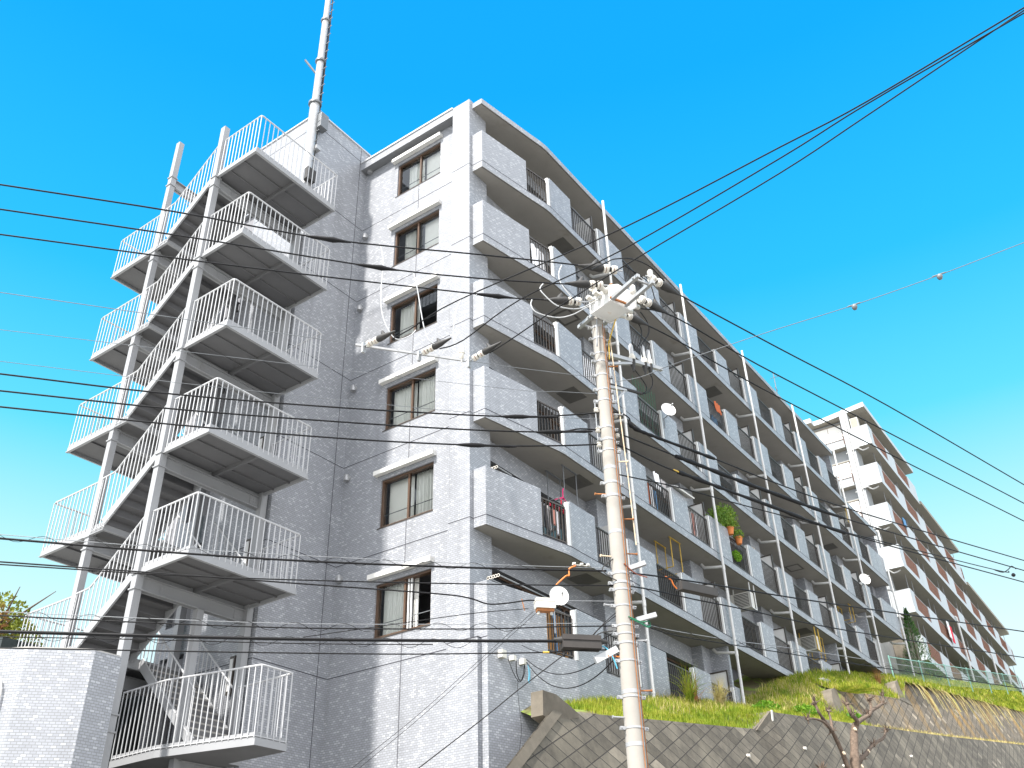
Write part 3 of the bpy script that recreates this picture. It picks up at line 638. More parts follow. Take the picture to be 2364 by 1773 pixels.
for xa, xb in zip(xs_, xs_[1:]):
    za, zc = interp(MIDW, xa), interp(MIDW, xb)
    la, lb = interp(LOWW, xa), interp(LOWW, xb); f = lambda x_, z: -2 + .3 * (z - (2.12 + .1524 * (x_ - 17.8)))
    b.poly([(xa, f(xa, la), la), (xb, f(xb, lb), lb), (xb, f(xb, zc), zc), (xa, f(xa, za), za)], 0); b.poly([(xa, f(xa, za), za), (xb, f(xb, zc), zc), (xb, f(xb, zc) + .2, zc), (xa, f(xa, za) + .2, za)], 1)
MW(b, 'face', ['block_warm', 'old_concrete'])
def roundend(x, z, h, s, bt=-1.3):
    b = MB(); pr = [(0, h), (-.18 * s, h - .02), (-.62 * s, h - .22), (-1.0 * s, h - .75), (-1.15 * s, bt * .3), (-1.15 * s, bt), (0, bt)]
    bb = len(b.v); m = len(pr)
    for (yy, k) in ((0, 1.0), (.02, 1.0), (.55, .94)): b.v += [(x + px * k, yy - 2.02 + .3 * (z + pz - (2.12 + .1524 * (x + px - 17.8))), z + pz) for px, pz in pr]
    for r_ in range(2):
        for i in range(m): j = (i + 1) % m; b.face([bb + r_ * m + i, bb + r_ * m + j, bb + (r_ + 1) * m + j, bb + (r_ + 1) * m + i])
    b.face([bb + i for i in range(m)]); b.face([bb + 2 * m + i for i in range(m)][::-1]); return b
MW(roundend(17.75, .72, 1.43, 1.35), 'rounded_end', ['old_concrete']); MW(roundend(26.85, 3.3, 1.02, 1.2, -.05), 'rounded_end', ['old_concrete'])

# ------------------------------------------------------------------ grass and plants
def blades(n, area, h, w_, name, mat, label, cat, zf=hill_z, kind='stuff', lean=.5, dens=None):
    b = MB(); k = 0
    while k < n:
        x = random.uniform(*area[0]); y = random.uniform(*area[1])
        if dens and random.random() > dens(x, y): continue
        z = zf(x, y) - .02; hh = h * random.uniform(.45, 1.25); a = random.uniform(0, 6.28); l = random.uniform(.05, lean) * hh; ww = w_ * random.uniform(.6, 1.3) * (1 + max(0, x - 10) * .04)
        ca, sa = math.cos(a), math.sin(a); dx, dy = math.cos(a + 1.5), math.sin(a + 1.5)
        b.v += [(x - ca * ww, y - sa * ww, z), (x + ca * ww, y + sa * ww, z), (x + dx * l * .4 + ca * ww * .6, y + dy * l * .4 + sa * ww * .6, z + hh * .6), (x + dx * l * .4 - ca * ww * .6, y + dy * l * .4 - sa * ww * .6, z + hh * .6), (x + dx * l, y + dy * l, z + hh * .95)]
        q = len(b.v) - 5; b.face([q, q + 1, q + 2, q + 3]); b.face([q + 3, q + 2, q + 4]); k += 1
    o = b.build(name, mat); tag(o, label, cat, kind=kind); return o
nf = lambda x, y: .25 + .75 * (math.sin(x * 1.7 + y * 2.1) * .5 + .5)
blades(34000, ((1.6, 20), (-2.98, -.5)), .19, .010, 'grass', 'grass', 'bright green spring grass on the bank between the block wall and the balconies', 'grass', dens=lambda x, y: .35 + .65 * nf(x, y))
blades(30000, ((17.3, 62), (-2.0, -.2)), .30, .016, 'grass', 'grass', 'long green grass behind and above the warmer upper block wall', 'grass')
blades(9000, ((5, 50), (-2.0, -.4)), .26, .009, 'dry_grass', 'dry_grass', 'yellow dry stems scattered through the grass bank', 'grass', lean=.9, dens=lambda x, y: .15 + .85 * nf(x * 1.3 + 4, y))
blades(6000, ((17.3, 55), (-2.95, -2.4)), .16, .010, 'ledge_weeds', 'dry_grass', 'straw coloured weeds on the ledge between the two block walls', 'weeds', zf=lambda x, y: interp(LOWW, x), lean=.9)
def tuft(x, y, n, h, name, mat, label, spread=.25):
    b = MB(); z = hill_z(x, y) - .03
    for i in range(n):
        a = random.uniform(0, 6.28); l = random.uniform(.1, .75) * h; bx = x + random.uniform(-.1, .1) * spread * 4; by = y + random.uniform(-.1, .1) * spread * 3; hh = h * random.uniform(.5, 1.1); p = []
        for t in (0, .35, .7, 1): p.append((bx + math.cos(a) * l * t * t, by + math.sin(a) * l * t * t * .6, z + hh * (t - .28 * t * t * t * (1 if l > .4 * h else .2))))
        b.tube(p, [.007, .006, .004, .001], 3, caps=False)
    o = b.build(name, mat); tag(o, label, 'grass clump'); o.location = (0, 0, 0); return o
tuft(7.4, -1.35, 90, 1.25, 'grass_clump', 'grass', 'tall green grass clump in front of the lowest railing right of the pole')
tuft(9.0, -1.5, 130, .85, 'grass_clump', 'dry_grass', 'straw coloured arching grass clump below the lowest narrow parapet')
tuft(8.1, -1.2, 60, .95, 'grass_clump', 'dead_leaf', 'reddish brown dry weed clump beside the tall green grass clump')
tuft(25.5, -1.3, 60, .9, 'grass_clump', 'dead_leaf', 'rusty dry weed clump at the foot of the last tall downpipe by the fence')
def leafball(c, r, n, s, mat, b=None, squash=(1, 1, 1), shell=.35):
    b = b or MB(); c = Vector(c)
    for i in range(n):
        d = Vector((random.gauss(0, 1), random.gauss(0, 1), random.gauss(0, 1))).normalized(); rr = r * (shell + (1 - shell) * random.random() ** .5)
        p = c + Vector((d.x * squash[0], d.y * squash[1], d.z * squash[2])) * rr; u = Vector((random.gauss(0, 1), random.gauss(0, 1), random.gauss(0, 1))).normalized(); v = u.cross(Vector((random.random(), random.random(), random.random()))).normalized(); q = s * random.uniform(.6, 1.3)
        b.poly([p - u * q, p + v * q * .45, p + u * q, p - v * q * .45])
    return b
for i, (x, y, r, lb) in enumerate([(11.3, -1.9, .42, 'low bush of broad bright leaves on the grass left of the concrete step block'), (9.9, -2.2, .30, 'small leafy weed at the wall edge below the straw clump'), (13.2, -2.3, .42, 'broad leaved weed patch on the bank right of the concrete step block'), (17.0, -2.55, .30, 'small yellow green shrub against the rounded concrete wall end')]):
    b = leafball((x, y, hill_z(x, y) + .10), r, 330, .055, 'broad_leaf', squash=(1.3, .8, .45)); tag(b.build('leafy_weed', 'broad_leaf'), lb, 'weed')
b = MB()
for i in range(90):
    x = random.uniform(27, 55); a = interp(MIDW, x) + .05; l = random.uniform(.5, 1.7); sx = random.uniform(-.5, .1); p = [(x, -1.95, a), (x + sx * .4, -2.14 - .1 * l, a - l * .45), (x + sx, -2.1 - .32 * l, a - l)]
    b.tube(p, .008, 3, caps=False)
tag(b.build('dry_creepers', 'dry_grass'), 'pale dry creeper stems hanging over the upper block wall below the fence', 'creeper', kind='stuff')
# slab of concrete lying in the grass
tag(MB().obox((18.3, -1.35, 2.62), (.42, .02, .05), (-.02, .16, 0), (0, 0, .06)).build('concrete_slab', 'concrete'), 'loose concrete slab lying in the grass at the foot of the third downpipe', 'slab')

# pruned bare tree on the pavement
tr = thing('bare_tree', (7.3, -5.0, -6.6), 'heavily pruned leafless street tree in front of the block wall', 'tree')
def TL(p): return (p[0] - 7.3, p[1] + 5.0, p[2] + 6.6)
b = MB(); b.tube([TL(q) for q in smoothpath([(7.3, -5, -6.9), (7.55, -5, -4.6), (8.0, -5, -2.5), (8.32, -5, -1.75), (8.62, -5, -1.25), (8.85, -5, -1.05)])], [.17] * 4 + [.15] * 4 + [.115] * 4 + [.095] * 4 + [.085] * 5, 10)
b.build('trunk', 'bark', tr, smooth=True)
br_ = [([(8.75, -5, -1.12), (8.7, -5.1, -1.0), (8.45, -5.05, -.83), (8.5, -5, -.62)], .06), ([(8.85, -5, -1.05), (9.4, -4.95, -.85), (10.0, -5.02, -.62), (10.44, -5, -.4), (10.5, -5, -.12)], .065), ([(10.3, -5, -.47), (11.1, -5.05, -.18), (11.75, -5, .05), (12.0, -4.95, .3)], .045),
       ([(7.75, -5, -3.1), (7.4, -5.05, -2.2), (7.2, -5, -1.7), (6.95, -5, -1.5), (6.6, -5, -1.35), (6.33, -5, -1.22), (6.3, -4.95, -1.0)], .06), ([(7.0, -5, -1.52), (6.4, -5.05, -1.42), (5.9, -5, -1.42), (5.48, -5, -1.5)], .035), ([(6.98, -5, -1.5), (7.2, -4.95, -1.25), (7.3, -4.9, -.98)], .04),
       ([(8.25, -5, -2.0), (8.9, -5.05, -1.75), (9.5, -5, -1.52), (10.17, -5, -1.26), (10.96, -5, -1.02), (11.4, -5, -.75)], .06), ([(8.1, -5, -2.4), (8.6, -4.9, -2.1), (9.1, -4.95, -1.75)], .045), ([(7.6, -5, -3.9), (6.6, -5.1, -3.1), (6.1, -5, -2.65), (5.75, -5, -2.5)], .045)]
for p, r in br_:
    sp = smoothpath(p, 3); b = MB(); n = len(sp); b.tube([TL(q) for q in sp], [r * (1 - .55 * i / (n - 1)) * random.uniform(.88, 1.15) for i in range(n)], 7)
    for q in (sp[-1], sp[n // 2]) if r > .04 else (sp[-1],):
        b.lathe([(-.05, .02), (-.03, r * .95), (.03, r * .9), (.05, .02)], TL(q), (random.random(), random.random(), 1), 7)
        for i in range(16):
            d = Vector((random.gauss(0, .6), random.gauss(0, .5), random.gauss(.4, .5))).normalized() * random.uniform(.06, .22); q2 = Vector(TL(q)); b.tube([q2, q2 + d * .6, q2 + d + Vector((0, 0, .02))], [.014, .009, .004], 4)
    b.build('limb', 'bark', tr, smooth=True)
for q in [(8.5, -5.06, -1.22), (8.28, -5.1, -2.1), (9.2, -5.06, -1.62), (7.28, -5.06, -1.95)]: MB().lathe([(0, .045), (.03, .043)], TL(q), (-.2, -1, .3), 8).build('pruning_cut', 'cut_wood', tr)

# tree beyond the turret at the far left and the conifer by the second building
t = thing('leafy_tree', (-2.4, 16, -8), 'green and rusty leaved tree behind the turret at the left edge', 'tree')
b = MB(); b.tube([(0, 0, 0), (.2, 0, 5), (.1, 0, 9), (.3, 0, 11)], [.22, .17, .12, .05], 8)
for i in range(14): a = i * .9; z = 7 + i * .3; b.tube([(.15, 0, z), (.15 + math.cos(a) * .9, math.sin(a) * .9, z + .8), (.15 + math.cos(a) * 1.5, math.sin(a) * 1.5, z + 1.3)], [.05, .03, .01], 5)
b.build('trunk', 'bark', t)
b = MB()
for c, r, n in [((.1, 0, 11.2), 1.0, 900), ((.9, .1, 10.9), .75, 600), ((-.7, 0, 10.6), 1.0, 800), ((.9, -.1, 9.8), .9, 500), ((-.1, 0, 9.2), 1.2, 600), ((1.6, .6, 9.6), .7, 300)]: leafball(c, r, n, .085, '', b, shell=.1)
b.build('crown', 'tree_leaf', t)
b = MB()
for c, r, n in [((-.6, -.5, 11.0), .8, 500), ((-.9, -.4, 9.9), .8, 450)]: leafball(c, r, n, .08, '', b, shell=.2)
b.build('crown', 'dead_leaf', t)
t = thing('conifer', (36.9, -.5, G(36.9) - .2), 'small dark conifer in the gap between the tiled building and the white building', 'tree')
b = MB().tube([(0, 0, 0), (0, 0, 4.0)], [.07, .02], 6); b.build('trunk', 'bark', t)
b = MB()
for i in range(2600):
    h = random.random(); r = (1 - h) * 1.0 * random.uniform(.35, 1.1) + .04; a = random.uniform(0, 6.28); p = Vector((math.cos(a) * r, math.sin(a) * r, .25 + h * 4.0)); u = Vector((math.cos(a) * .5 + random.gauss(0, .3), math.sin(a) * .5, .7 + random.gauss(0, .2))).normalized(); v = u.cross(Vector((0, 1, .2))).normalized(); q = random.uniform(.05, .12); b.poly([p - u * q, p + v * q * .35, p + u * q, p - v * q * .35])
b.build('crown', 'conifer', t)
for i in range(12):
    pass
for i, (x, lb) in enumerate([(37.6, 'low yellow green bush at the left foot of the white building'), (62, 'olive hedge clump behind the far end of the green fence')]):
    b = leafball((x, -.3, G(x) + .25), .9, 700, .10, '', squash=(1.2, .7, .5), shell=.2); tag(b.build('bush', 'grass'), lb, 'bush')

# green chain link fence on the bank
fn = thing('chain_link_fence', (27, -1.6, 4.3), 'pale green chain link fence running up the bank above the brown block wall', 'fence')
FX = [27.0, 32.2, 37.4, 42.9, 48.4, 54, 60]; FB = {x: 4.32 + (x - 27) * .185 for x in FX}
fz = lambda x: 4.32 + (x - 27) * .185
for x in FX: MB().tube([(x - 27, 0, fz(x) - 4.5), (x - 27 - .12, 0, fz(x) - 4.3 + 1.12)], .030, 7).build('post', 'fence_green', fn)
MB().tube([(0 - .1, 0, 1.08), (33, 0, fz(60) - 4.3 + 1.08)], .022, 6).build('top_rail', 'fence_green', fn)
b = MB(); sp = .17; nn = int(33 / sp)
for i in range(-8, nn):
    for sg in (1, -1):
        x0 = i * sp; x1 = x0 + 1.0
        if x0 < 0 or x1 > 33: continue
        za, zc = (.06, 1.06) if sg > 0 else (1.06, .06); b.tube([(x0, 0, (x0) * .185 + za), (x1, 0, x1 * .185 + zc)], .0032, 3, caps=False)
o = b.build('mesh', 'fence_mesh', fn)

# ------------------------------------------------------------------ second building
b2 = thing('white_building', (42, .1, 0), 'white apartment building with rust brown balcony panels beyond the tiled one', 'building', rz=math.atan(.026))
def Q(mb, name, m): return mb.build(name, m, b2)
B2M = ['b2_front', 'b2_soffit', 'b2_brown', 'b2_white']
ZS = [3.4 + 2.8 * i for i in range(9)]                                # undersides of the slabs, the last is the roof
EX = {7: 11.6, 6: 22.9, 5: 38.8, 4: 38.8, 3: 38.8, 2: 38.8, 1: 38.8, 0: 38.8}     # how far each storey runs
Q(MB().box(1.3, 11.4, 1.55, 9, 2, 25.6, 3).box(11.4, 22.6, 1.55, 9, 2, 22.95, 3).box(22.6, 38.6, 1.55, 9, 2, 20.2, 3), 'rear_wall', B2M)
Q(MB().box(.02, 1.4, 1.10, 1.62, 2, 25.6, 3), 'column', B2M)
for r in range(8):
    z = ZS[r]; E = EX[r]; z1 = z + 2.8 if r < 7 else 25.6
    Q(MB().prism([(0, 0), (E, 0), (E, 1.55), (1.3, 1.55), (1.3, 1.098), (0, 1.098)], z, z + .34, 0, 1, 0), 'balcony_slab', B2M)
    Q(MB().box(-.001, .10, .001, 1.097, z + .3401, z + 1.42, 3), 'end_panel', B2M)
    x = .02; first = True
    while x < E - .2:
        if first: w1 = .9
        else: w1 = 2.15
        xe = min(E, x + w1); Q(MB().box(x + (.101 if first else 0), xe, .002, .10, z + .3401, z + 1.42, 0), 'parapet', B2M)
        Q(MB().box(xe - .05, xe + .05, .30, 1.5, z + .35, z + 1.9, 3), 'partition', B2M) if not first else None
        first = False; o0 = xe; o1 = min(E, o0 + 3.15)
        if o1 - o0 > .4:
            b = MB(); b.box(o0 + .001, o1 - .001, .04, .06, z + .40, z + 1.32, 2); n = int((o1 - o0) / .24)
            for i in range(n): xx = o0 + (i + .5) * (o1 - o0) / n; b.box(xx - .012, xx + .012, .02, .0399, z + .40, z + 1.32, 2)
            b.tube([(o0, .05, z + 1.38), (o1, .05, z + 1.38)], .022, 5); Q(b, 'balcony_panel', B2M)
            if r in (1, 2, 3, 4, 5, 6, 7):
                for xx in (o0 + .6, o0 + 2.0):
                    if xx < E: Q(MB().tube([(xx, .35, z1), (xx, .35, z1 - .85), (xx + .12, .35, z1 - .92), (xx + .18, .35, z1 - .82)], .02, 5), 'drying_hook', ['steelw'])
        x = o1
    b = MB(); xx = 1.4
    while xx < E - 1: b.box(xx + .2, min(E, xx + 2.4), 1.5, 1.549, z + .36, z + 2.35); xx += 2.65
    Q(b, 'glass_door', ['dark_glass'])
    if r < 7 and EX[r] > EX[r + 1]: Q(MB().box(EX[r + 1] - .0, E + .15, -.12, 2.0, z + 2.8, z + 3.05, 1), 'roof_slab', B2M)
Q(MB().prism([(-.22, -.12), (11.8, -.12), (11.8, 9), (-.22, 9), (-.22, 3.45), (.35, 3.45), (.35, 3.0)], 25.62, 25.95, 0, 1, 0), 'roof_slab', B2M)
# end wall with windows and small window balconies
Q(MB().box(.9, 1.3, 1.621, 9, 2, 25.6, 3), 'end_wall', B2M)
for r in range(1, 8):
    z = ZS[r] + .34
    Q(MB().box(.86, .899, 1.85, 3.65, z + .95, z + 2.05, 0).box(.85, .859, 1.87, 2.74, z + .97, z + 2.03, 2).box(.85, .859, 2.77, 3.63, z + .97, z + 2.03, 3).box(.80, .899, 1.82, 3.7, z + 2.051, z + 2.11, 1), 'window', ['b2_brown', 'b2_soffit', 'blind', 'blind'])
    b = MB().box(.35, .898, 1.75, 3.5, z + .10, z + .32, 0, 1)
    for i in range(14): y = 1.78 + i * .13; b.box(.36, .38, y, y + .02, z + .32, z + .92, 0)
    for i in range(4): xx = .40 + i * .12; b.box(xx, xx + .02, 1.76, 1.78, z + .32, z + .92, 2)
    b.box(.36, .40, 1.75, 3.5, z + .92, z + .96, 2); b.box(.40, .89, 1.75, 1.79, z + .92, z + .96, 2); Q(b, 'window_balcony', ['b2_white', 'b2_soffit', 'b2_brown'])
b = MB().tube([(-.06, 1.35, 2), (-.06, 1.35, 25.9)], .06, 8).tube([(-.06, 1.22, 2), (-.06, 1.22, 25.7)], .02, 5)
for r in range(1, 8): z = ZS[r] - .1; b.tube([(-.06, 1.35, z), (-.02, .9, z + .02), (.12, .8, z - .06), (.2, .7, z - .12), (.3, .5, z - .06), (.32, .3, z + .02)], .045, 6).tube([(-.06, 1.35, z), (.3, 1.75, z), (.5, 1.8, z + .12)], .03, 5)
Q(b, 'downpipe', ['pipe_white'])
for x, zt in ((12.7, 14.8), (24.1, 14.9), (30.2, 15.0)): Q(MB().tube([(x, -.12, G(42 + x) - .2), (x, -.12, zt), (x, -.1, zt + .05), (x - .05, .5, zt + .05)], .07, 8), 'downpipe', ['pipe_white'])
Q(MB().tube([(-3.0, 4.5, 24.0), (-3.0, 4.5, 28.6)], .03, 5).tube([(-3.3, 4.5, 27.3), (-2.7, 4.5, 27.3)], .02, 4).tube([(-3, 4.2, 28.2), (-3, 4.8, 28.2)], .02, 4), 'roof_aerial', ['steel'])
Q(MB().box(.15, .5, .55, 1.05, 24.3, 25.2, 3).box(.10, .14, .6, 1.0, 24.35, 25.15, 1).box(.1, .5, .5, 1.08, 24.2, 24.26, 1), 'wall_unit', ['b2_white', 'b2_soffit', 'b2_brown', 'ac_white'])
tag(xzprism(MB(), [(38.2, 7.2), (38.3, 9.9), (39.3, 10.2), (40.8, 10.2), (40.9, 6.5)], .2, 1.8).build('stained_block', 'old_concrete'), 'stained grey concrete block standing beside the conifer', 'wall')
tag(MB().box(-5.3, .5, 9.05, 9.3, -9, .62).build('site_wall', 'dark_wall'), 'dark green wall seen behind the foot of the steel staircase', 'wall')
tag(MB().box(30.4, 38.4, .9, 2.2, 4.5, 9.2).build('site_wall', 'concrete'), 'plain grey concrete wall under the last raised balcony', 'wall')
CABLES = [
 ('power_cable', 'highest of the three thick black power cables running left from the switch box', 'power line', 0.011, 'cable', [(-14.785,1.812,3.634),(-11.808,-0.854,3.449),(-10.048,-2.43,3.34),(-8.384,-3.919,3.165),(-6.71,-5.419,3.216),(-5.683,-6.337,3.242),(-5.305,-6.676,3.238)]),
 ('power_cable', 'middle one of the three thick black power cables running left from the switch box', 'power line', 0.011, 'cable', [(-14.507,2.309,3.635),(-11.53,-0.356,3.469),(-9.525,-2.151,3.357),(-7.435,-4.022,3.193),(-6.264,-5.071,3.205),(-5.498,-5.756,3.264),(-5.039,-6.168,3.308)]),
 ('power_cable', 'lowest of the three thick black power cables that run left from the switch box', 'power line', 0.011, 'cable', [(-14.202,2.86,3.608),(-11.223,0.193,3.496),(-8.513,-2.233,3.395),(-5.553,-4.883,3.375),(-5.058,-5.326,3.403),(-4.667,-5.677,3.439)]),
 ('thin_wire', 'thin grey wire from the left frame edge to the steel bar with three insulators', 'wire', 0.005, 'steel', [(-13.983,2.737,2.684),(-11.007,0.073,2.462),(-9.182,-1.56,2.326),(-7.143,-3.386,2.167)]),
 ('thin_wire', 'thin grey wire from the insulator bar to the concrete pole', 'wire', 0.004, 'steel', [(-5.928,-4.474,2.074),(-5.209,-5.117,2.021),(-4.232,-5.993,1.986)]),
 ('thin_wire', 'upper thin grey wire crossing the fourth gable window towards the pole', 'wire', 0.0035, 'steel', [(-13.867,2.634,1.928),(-10.888,-0.033,1.81),(-8.184,-2.454,1.704),(-5.348,-4.993,1.609),(-4.746,-5.532,1.647),(-4.201,-6.02,1.676)]),
 ('thin_wire', 'lower thin grey wire just above the three service cables', 'wire', 0.0035, 'steel', [(-13.77,2.547,1.433),(-10.792,-0.12,1.28),(-8.822,-1.883,1.18),(-6.719,-3.765,1.125),(-5.483,-4.872,1.125),(-4.239,-5.986,1.205)]),
 ('power_cable', 'top one of the three black service cables meeting the pole at the spool insulators', 'power line', 0.011, 'cable', [(-13.732,2.513,1.238),(-10.754,-0.153,1.075),(-9.245,-1.505,0.993),(-7.662,-2.921,0.995),(-6.23,-4.203,1.047),(-5.229,-5.099,1.12),(-4.553,-5.705,1.25),(-4.177,-6.041,1.356)]),
 ('power_cable', 'middle one of the three black service cables meeting the pole at spool insulators', 'power line', 0.011, 'cable', [(-13.684,2.47,0.907),(-10.705,-0.197,0.804),(-8.995,-1.728,0.745),(-7.181,-3.352,0.763),(-5.736,-4.646,0.817),(-4.827,-5.46,0.902),(-4.513,-5.741,0.997),(-4.199,-6.022,0.998)]),
 ('power_cable', 'bottom one of the three black service cables meeting the pole at spool insulators', 'power line', 0.011, 'cable', [(-13.638,2.429,0.656),(-10.659,-0.238,0.552),(-8.965,-1.755,0.493),(-7.167,-3.365,0.488),(-5.737,-4.645,0.555),(-4.836,-5.452,0.658),(-4.213,-6.009,0.765)]),
 ('black_cable', 'black telephone cable lashed under a white strand above the lowest gable window', 'cable', 0.013, 'cable', [(-13.291,2.118,-1.234),(-10.312,-0.549,-1.351),(-8.941,-1.777,-1.405),(-7.498,-3.069,-1.425),(-5.744,-4.639,-1.384),(-4.34,-5.896,-1.319)]),
 ('thin_wire', 'white support strand above the upper lashed telephone cable', 'wire', 0.004, 'steelw', [(-13.301,2.127,-1.198),(-10.321,-0.541,-1.299),(-8.948,-1.77,-1.345),(-7.503,-3.064,-1.351),(-5.743,-4.639,-1.327),(-4.289,-5.942,-1.276)]),
 ('black_cable', 'black cable that sags into the grey junction box left of the pole', 'cable', 0.009, 'cable', [(-13.235,2.068,-1.577),(-10.255,-0.6,-1.661),(-8.903,-1.81,-1.699),(-7.476,-3.088,-1.745),(-6.188,-4.241,-1.785),(-5.834,-4.558,-1.821),(-5.634,-4.737,-1.893),(-5.454,-4.898,-1.875),(-5.204,-5.122,-1.814),(-5.067,-5.245,-1.817)]),
 ('black_cable', 'plain black cable crossing the lowest gable awning and ending at the pole', 'cable', 0.008, 'cable', [(-13.229,2.063,-1.649),(-10.249,-0.605,-1.695),(-8.703,-1.99,-1.719),(-7.227,-3.311,-1.684),(-5.29,-5.045,-1.596),(-4.209,-6.013,-1.529)]),
 ('thin_wire', 'white support strand across the bottom of the lowest gable window', 'wire', 0.004, 'steelw', [(-13.12,1.965,-2.286),(-10.14,-0.703,-2.296),(-8.827,-1.878,-2.3),(-7.439,-3.121,-2.281),(-5.747,-4.636,-2.183),(-4.245,-5.981,-2.073)]),
 ('black_cable', 'black telephone cable lashed under the lower white strand', 'cable', 0.008, 'cable', [(-13.111,1.957,-2.319),(-10.131,-0.711,-2.344),(-8.82,-1.885,-2.355),(-7.436,-3.124,-2.338),(-5.747,-4.636,-2.248),(-4.942,-5.357,-2.17),(-4.248,-5.978,-2.116)]),
 ('black_cable', 'thickest black cable, ending in the ribbed black splice closure', 'cable', 0.019, 'cable', [(-13.075,1.925,-2.59),(-10.095,-0.743,-2.54),(-8.799,-1.903,-2.519),(-7.426,-3.133,-2.484),(-6.179,-4.249,-2.431),(-5.307,-5.03,-2.388),(-4.859,-5.431,-2.363)]),
 ('thin_wire', 'thin wire just under the thickest black cable', 'wire', 0.006, 'cable', [(-13.063,1.914,-2.686),(-10.084,-0.753,-2.603),(-8.793,-1.909,-2.567),(-7.422,-3.137,-2.54),(-6.178,-4.25,-2.483)]),
 ('black_cable', 'lowest black cable crossing from the turret top to the pole', 'cable', 0.008, 'cable', [(-13.038,1.892,-2.82),(-10.059,-0.775,-2.738),(-8.202,-2.438,-2.687),(-6.596,-3.876,-2.631),(-5.531,-4.83,-2.564),(-5.045,-5.265,-2.526),(-4.774,-5.507,-2.489),(-4.27,-5.958,-2.45)]),
 ('thin_wire', 'short pale strand between the white satellite dish and the pole', 'wire', 0.004, 'steelw', [(-4.835,-5.452,-1.795),(-4.234,-5.991,-1.761)]),
 ('power_cable', 'uppermost black power cable running from the pole down to the right edge', 'power line', 0.012, 'cable', [(-4.346,-7.295,3.236),(-3.794,-7.436,3.225),(-1.258,-8.082,3.283),(2.19,-8.96,3.391),(7.714,-10.366,3.339),(11.59,-11.353,3.302)]),
 ('power_cable', 'second black power cable from the top running right across the sky', 'power line', 0.012, 'cable', [(-4.009,-6.775,3.155),(-3.149,-6.994,3.371),(-0.982,-7.546,3.303),(3.24,-8.621,3.369),(9.102,-10.114,3.451),(12.978,-11.101,3.505)]),
 ('power_cable', 'third black power cable from the top running right across the sky', 'power line', 0.012, 'cable', [(-3.359,-6.277,3.557),(-2.265,-6.555,3.589),(0.019,-7.137,3.49),(4.456,-8.267,3.509),(10.637,-9.841,3.597),(14.513,-10.828,3.652)]),
 ('power_cable', 'top one of the service cables leaving the pole rightwards with ragged splices', 'power line', 0.011, 'cable', [(-4.167,-6.036,1.363),(-3.876,-6.11,1.448),(-3.667,-6.163,1.428),(-3.59,-6.183,1.278),(-2.914,-6.355,1.29),(-1.49,-6.718,1.363),(-0.09,-7.074,1.405),(2.662,-7.775,1.588),(9.916,-9.622,2.346),(13.772,-10.604,2.748)]),
 ('power_cable', 'middle one of the service cables leaving the pole rightwards', 'power line', 0.011, 'cable', [(-4.159,-6.038,1.011),(-3.885,-6.108,1.045),(-2.898,-6.359,1.067),(-1.985,-6.591,1.092),(-0.156,-7.057,1.157),(2.564,-7.75,1.326),(9.72,-9.572,2.038),(13.578,-10.555,2.423)]),
 ('power_cable', 'service cable leaving the pole rightwards with a yellow sleeve', 'power line', 0.011, 'cable', [(-4.137,-6.043,0.786),(-3.827,-6.122,0.823),(-2.925,-6.352,0.77),(-1.924,-6.607,0.799),(-0.235,-7.037,0.859),(2.438,-7.718,0.987),(9.496,-9.515,1.687),(13.354,-10.497,2.07)]),
 ('black_cable', 'black cable leaving the pole rightwards below the yellow sleeved one', 'cable', 0.009, 'cable', [(-4.011,-6.076,0.291),(-2.743,-6.399,0.475),(-1.225,-6.785,0.628),(0.623,-7.256,0.821),(2.45,-7.721,1.018),(8.175,-9.179,1.678),(8.821,-9.343,1.812)]),
 ('black_cable', 'twisted telephone cable right of the pole that carries the long black closure', 'cable', 0.011, 'cable', [(-4.113,-6.05,-1.315),(-3.577,-6.186,-1.228),(-2.92,-6.353,-1.142),(-2.017,-6.583,-1.031),(-0.699,-6.919,-0.881),(1.637,-7.514,-0.592),(8.613,-9.29,0.302),(12.459,-10.27,0.795)]),
 ('black_cable', 'single black telephone cable just below the long black closure', 'cable', 0.009, 'cable', [(-4.094,-6.054,-1.506),(-3.61,-6.178,-1.455),(-2.68,-6.414,-1.396),(-1.669,-6.672,-1.317),(1.458,-7.468,-1.084),(8.185,-9.181,-0.368),(12.041,-10.163,0.042)]),
 ('black_cable', 'lowest black telephone cable running right over the grass bank', 'cable', 0.007, 'cable', [(-3.779,-6.135,-2.031),(-3.167,-6.291,-2.05),(-1.813,-6.635,-1.946),(1.237,-7.412,-1.692),(7.702,-9.058,-1.125),(11.565,-10.042,-0.786)]),
 ('thin_wire', 'pale strand above the lowest telephone cable right of the pole', 'wire', 0.004, 'steelw', [(-3.775,-6.136,-2.005),(-3.155,-6.293,-1.984),(-1.797,-6.639,-1.875),(-0.14,-7.061,-1.709),(7.781,-9.078,-1.002),(11.643,-10.062,-0.658)]),
 ('thin_wire', 'thin pale wire with two small balls rising right across the blue sky', 'wire', 0.005, 'steel', [(-4.125,-6.203,1.872),(-3.973,-6.612,1.885),(-3.774,-7.147,2.026),(-3.286,-8.459,2.299),(-2.782,-9.812,2.54),(-2.321,-11.049,2.816),(-1.864,-12.276,3.135),(-0.508,-15.918,4.081)]),
 ('power_cable', 'leftmost of three overhead lines rising from the insulator bar to the upper right corner', 'power line', 0.009, 'cable', [(-7.022,-4.03,2.051),(-6.997,-4.397,2.105),(-6.936,-5.265,2.271),(-6.748,-7.949,2.331),(-6.592,-10.187,2.576),(-6.514,-11.302,2.711),(-6.382,-13.195,3.103),(-6.108,-17.103,3.911)]),
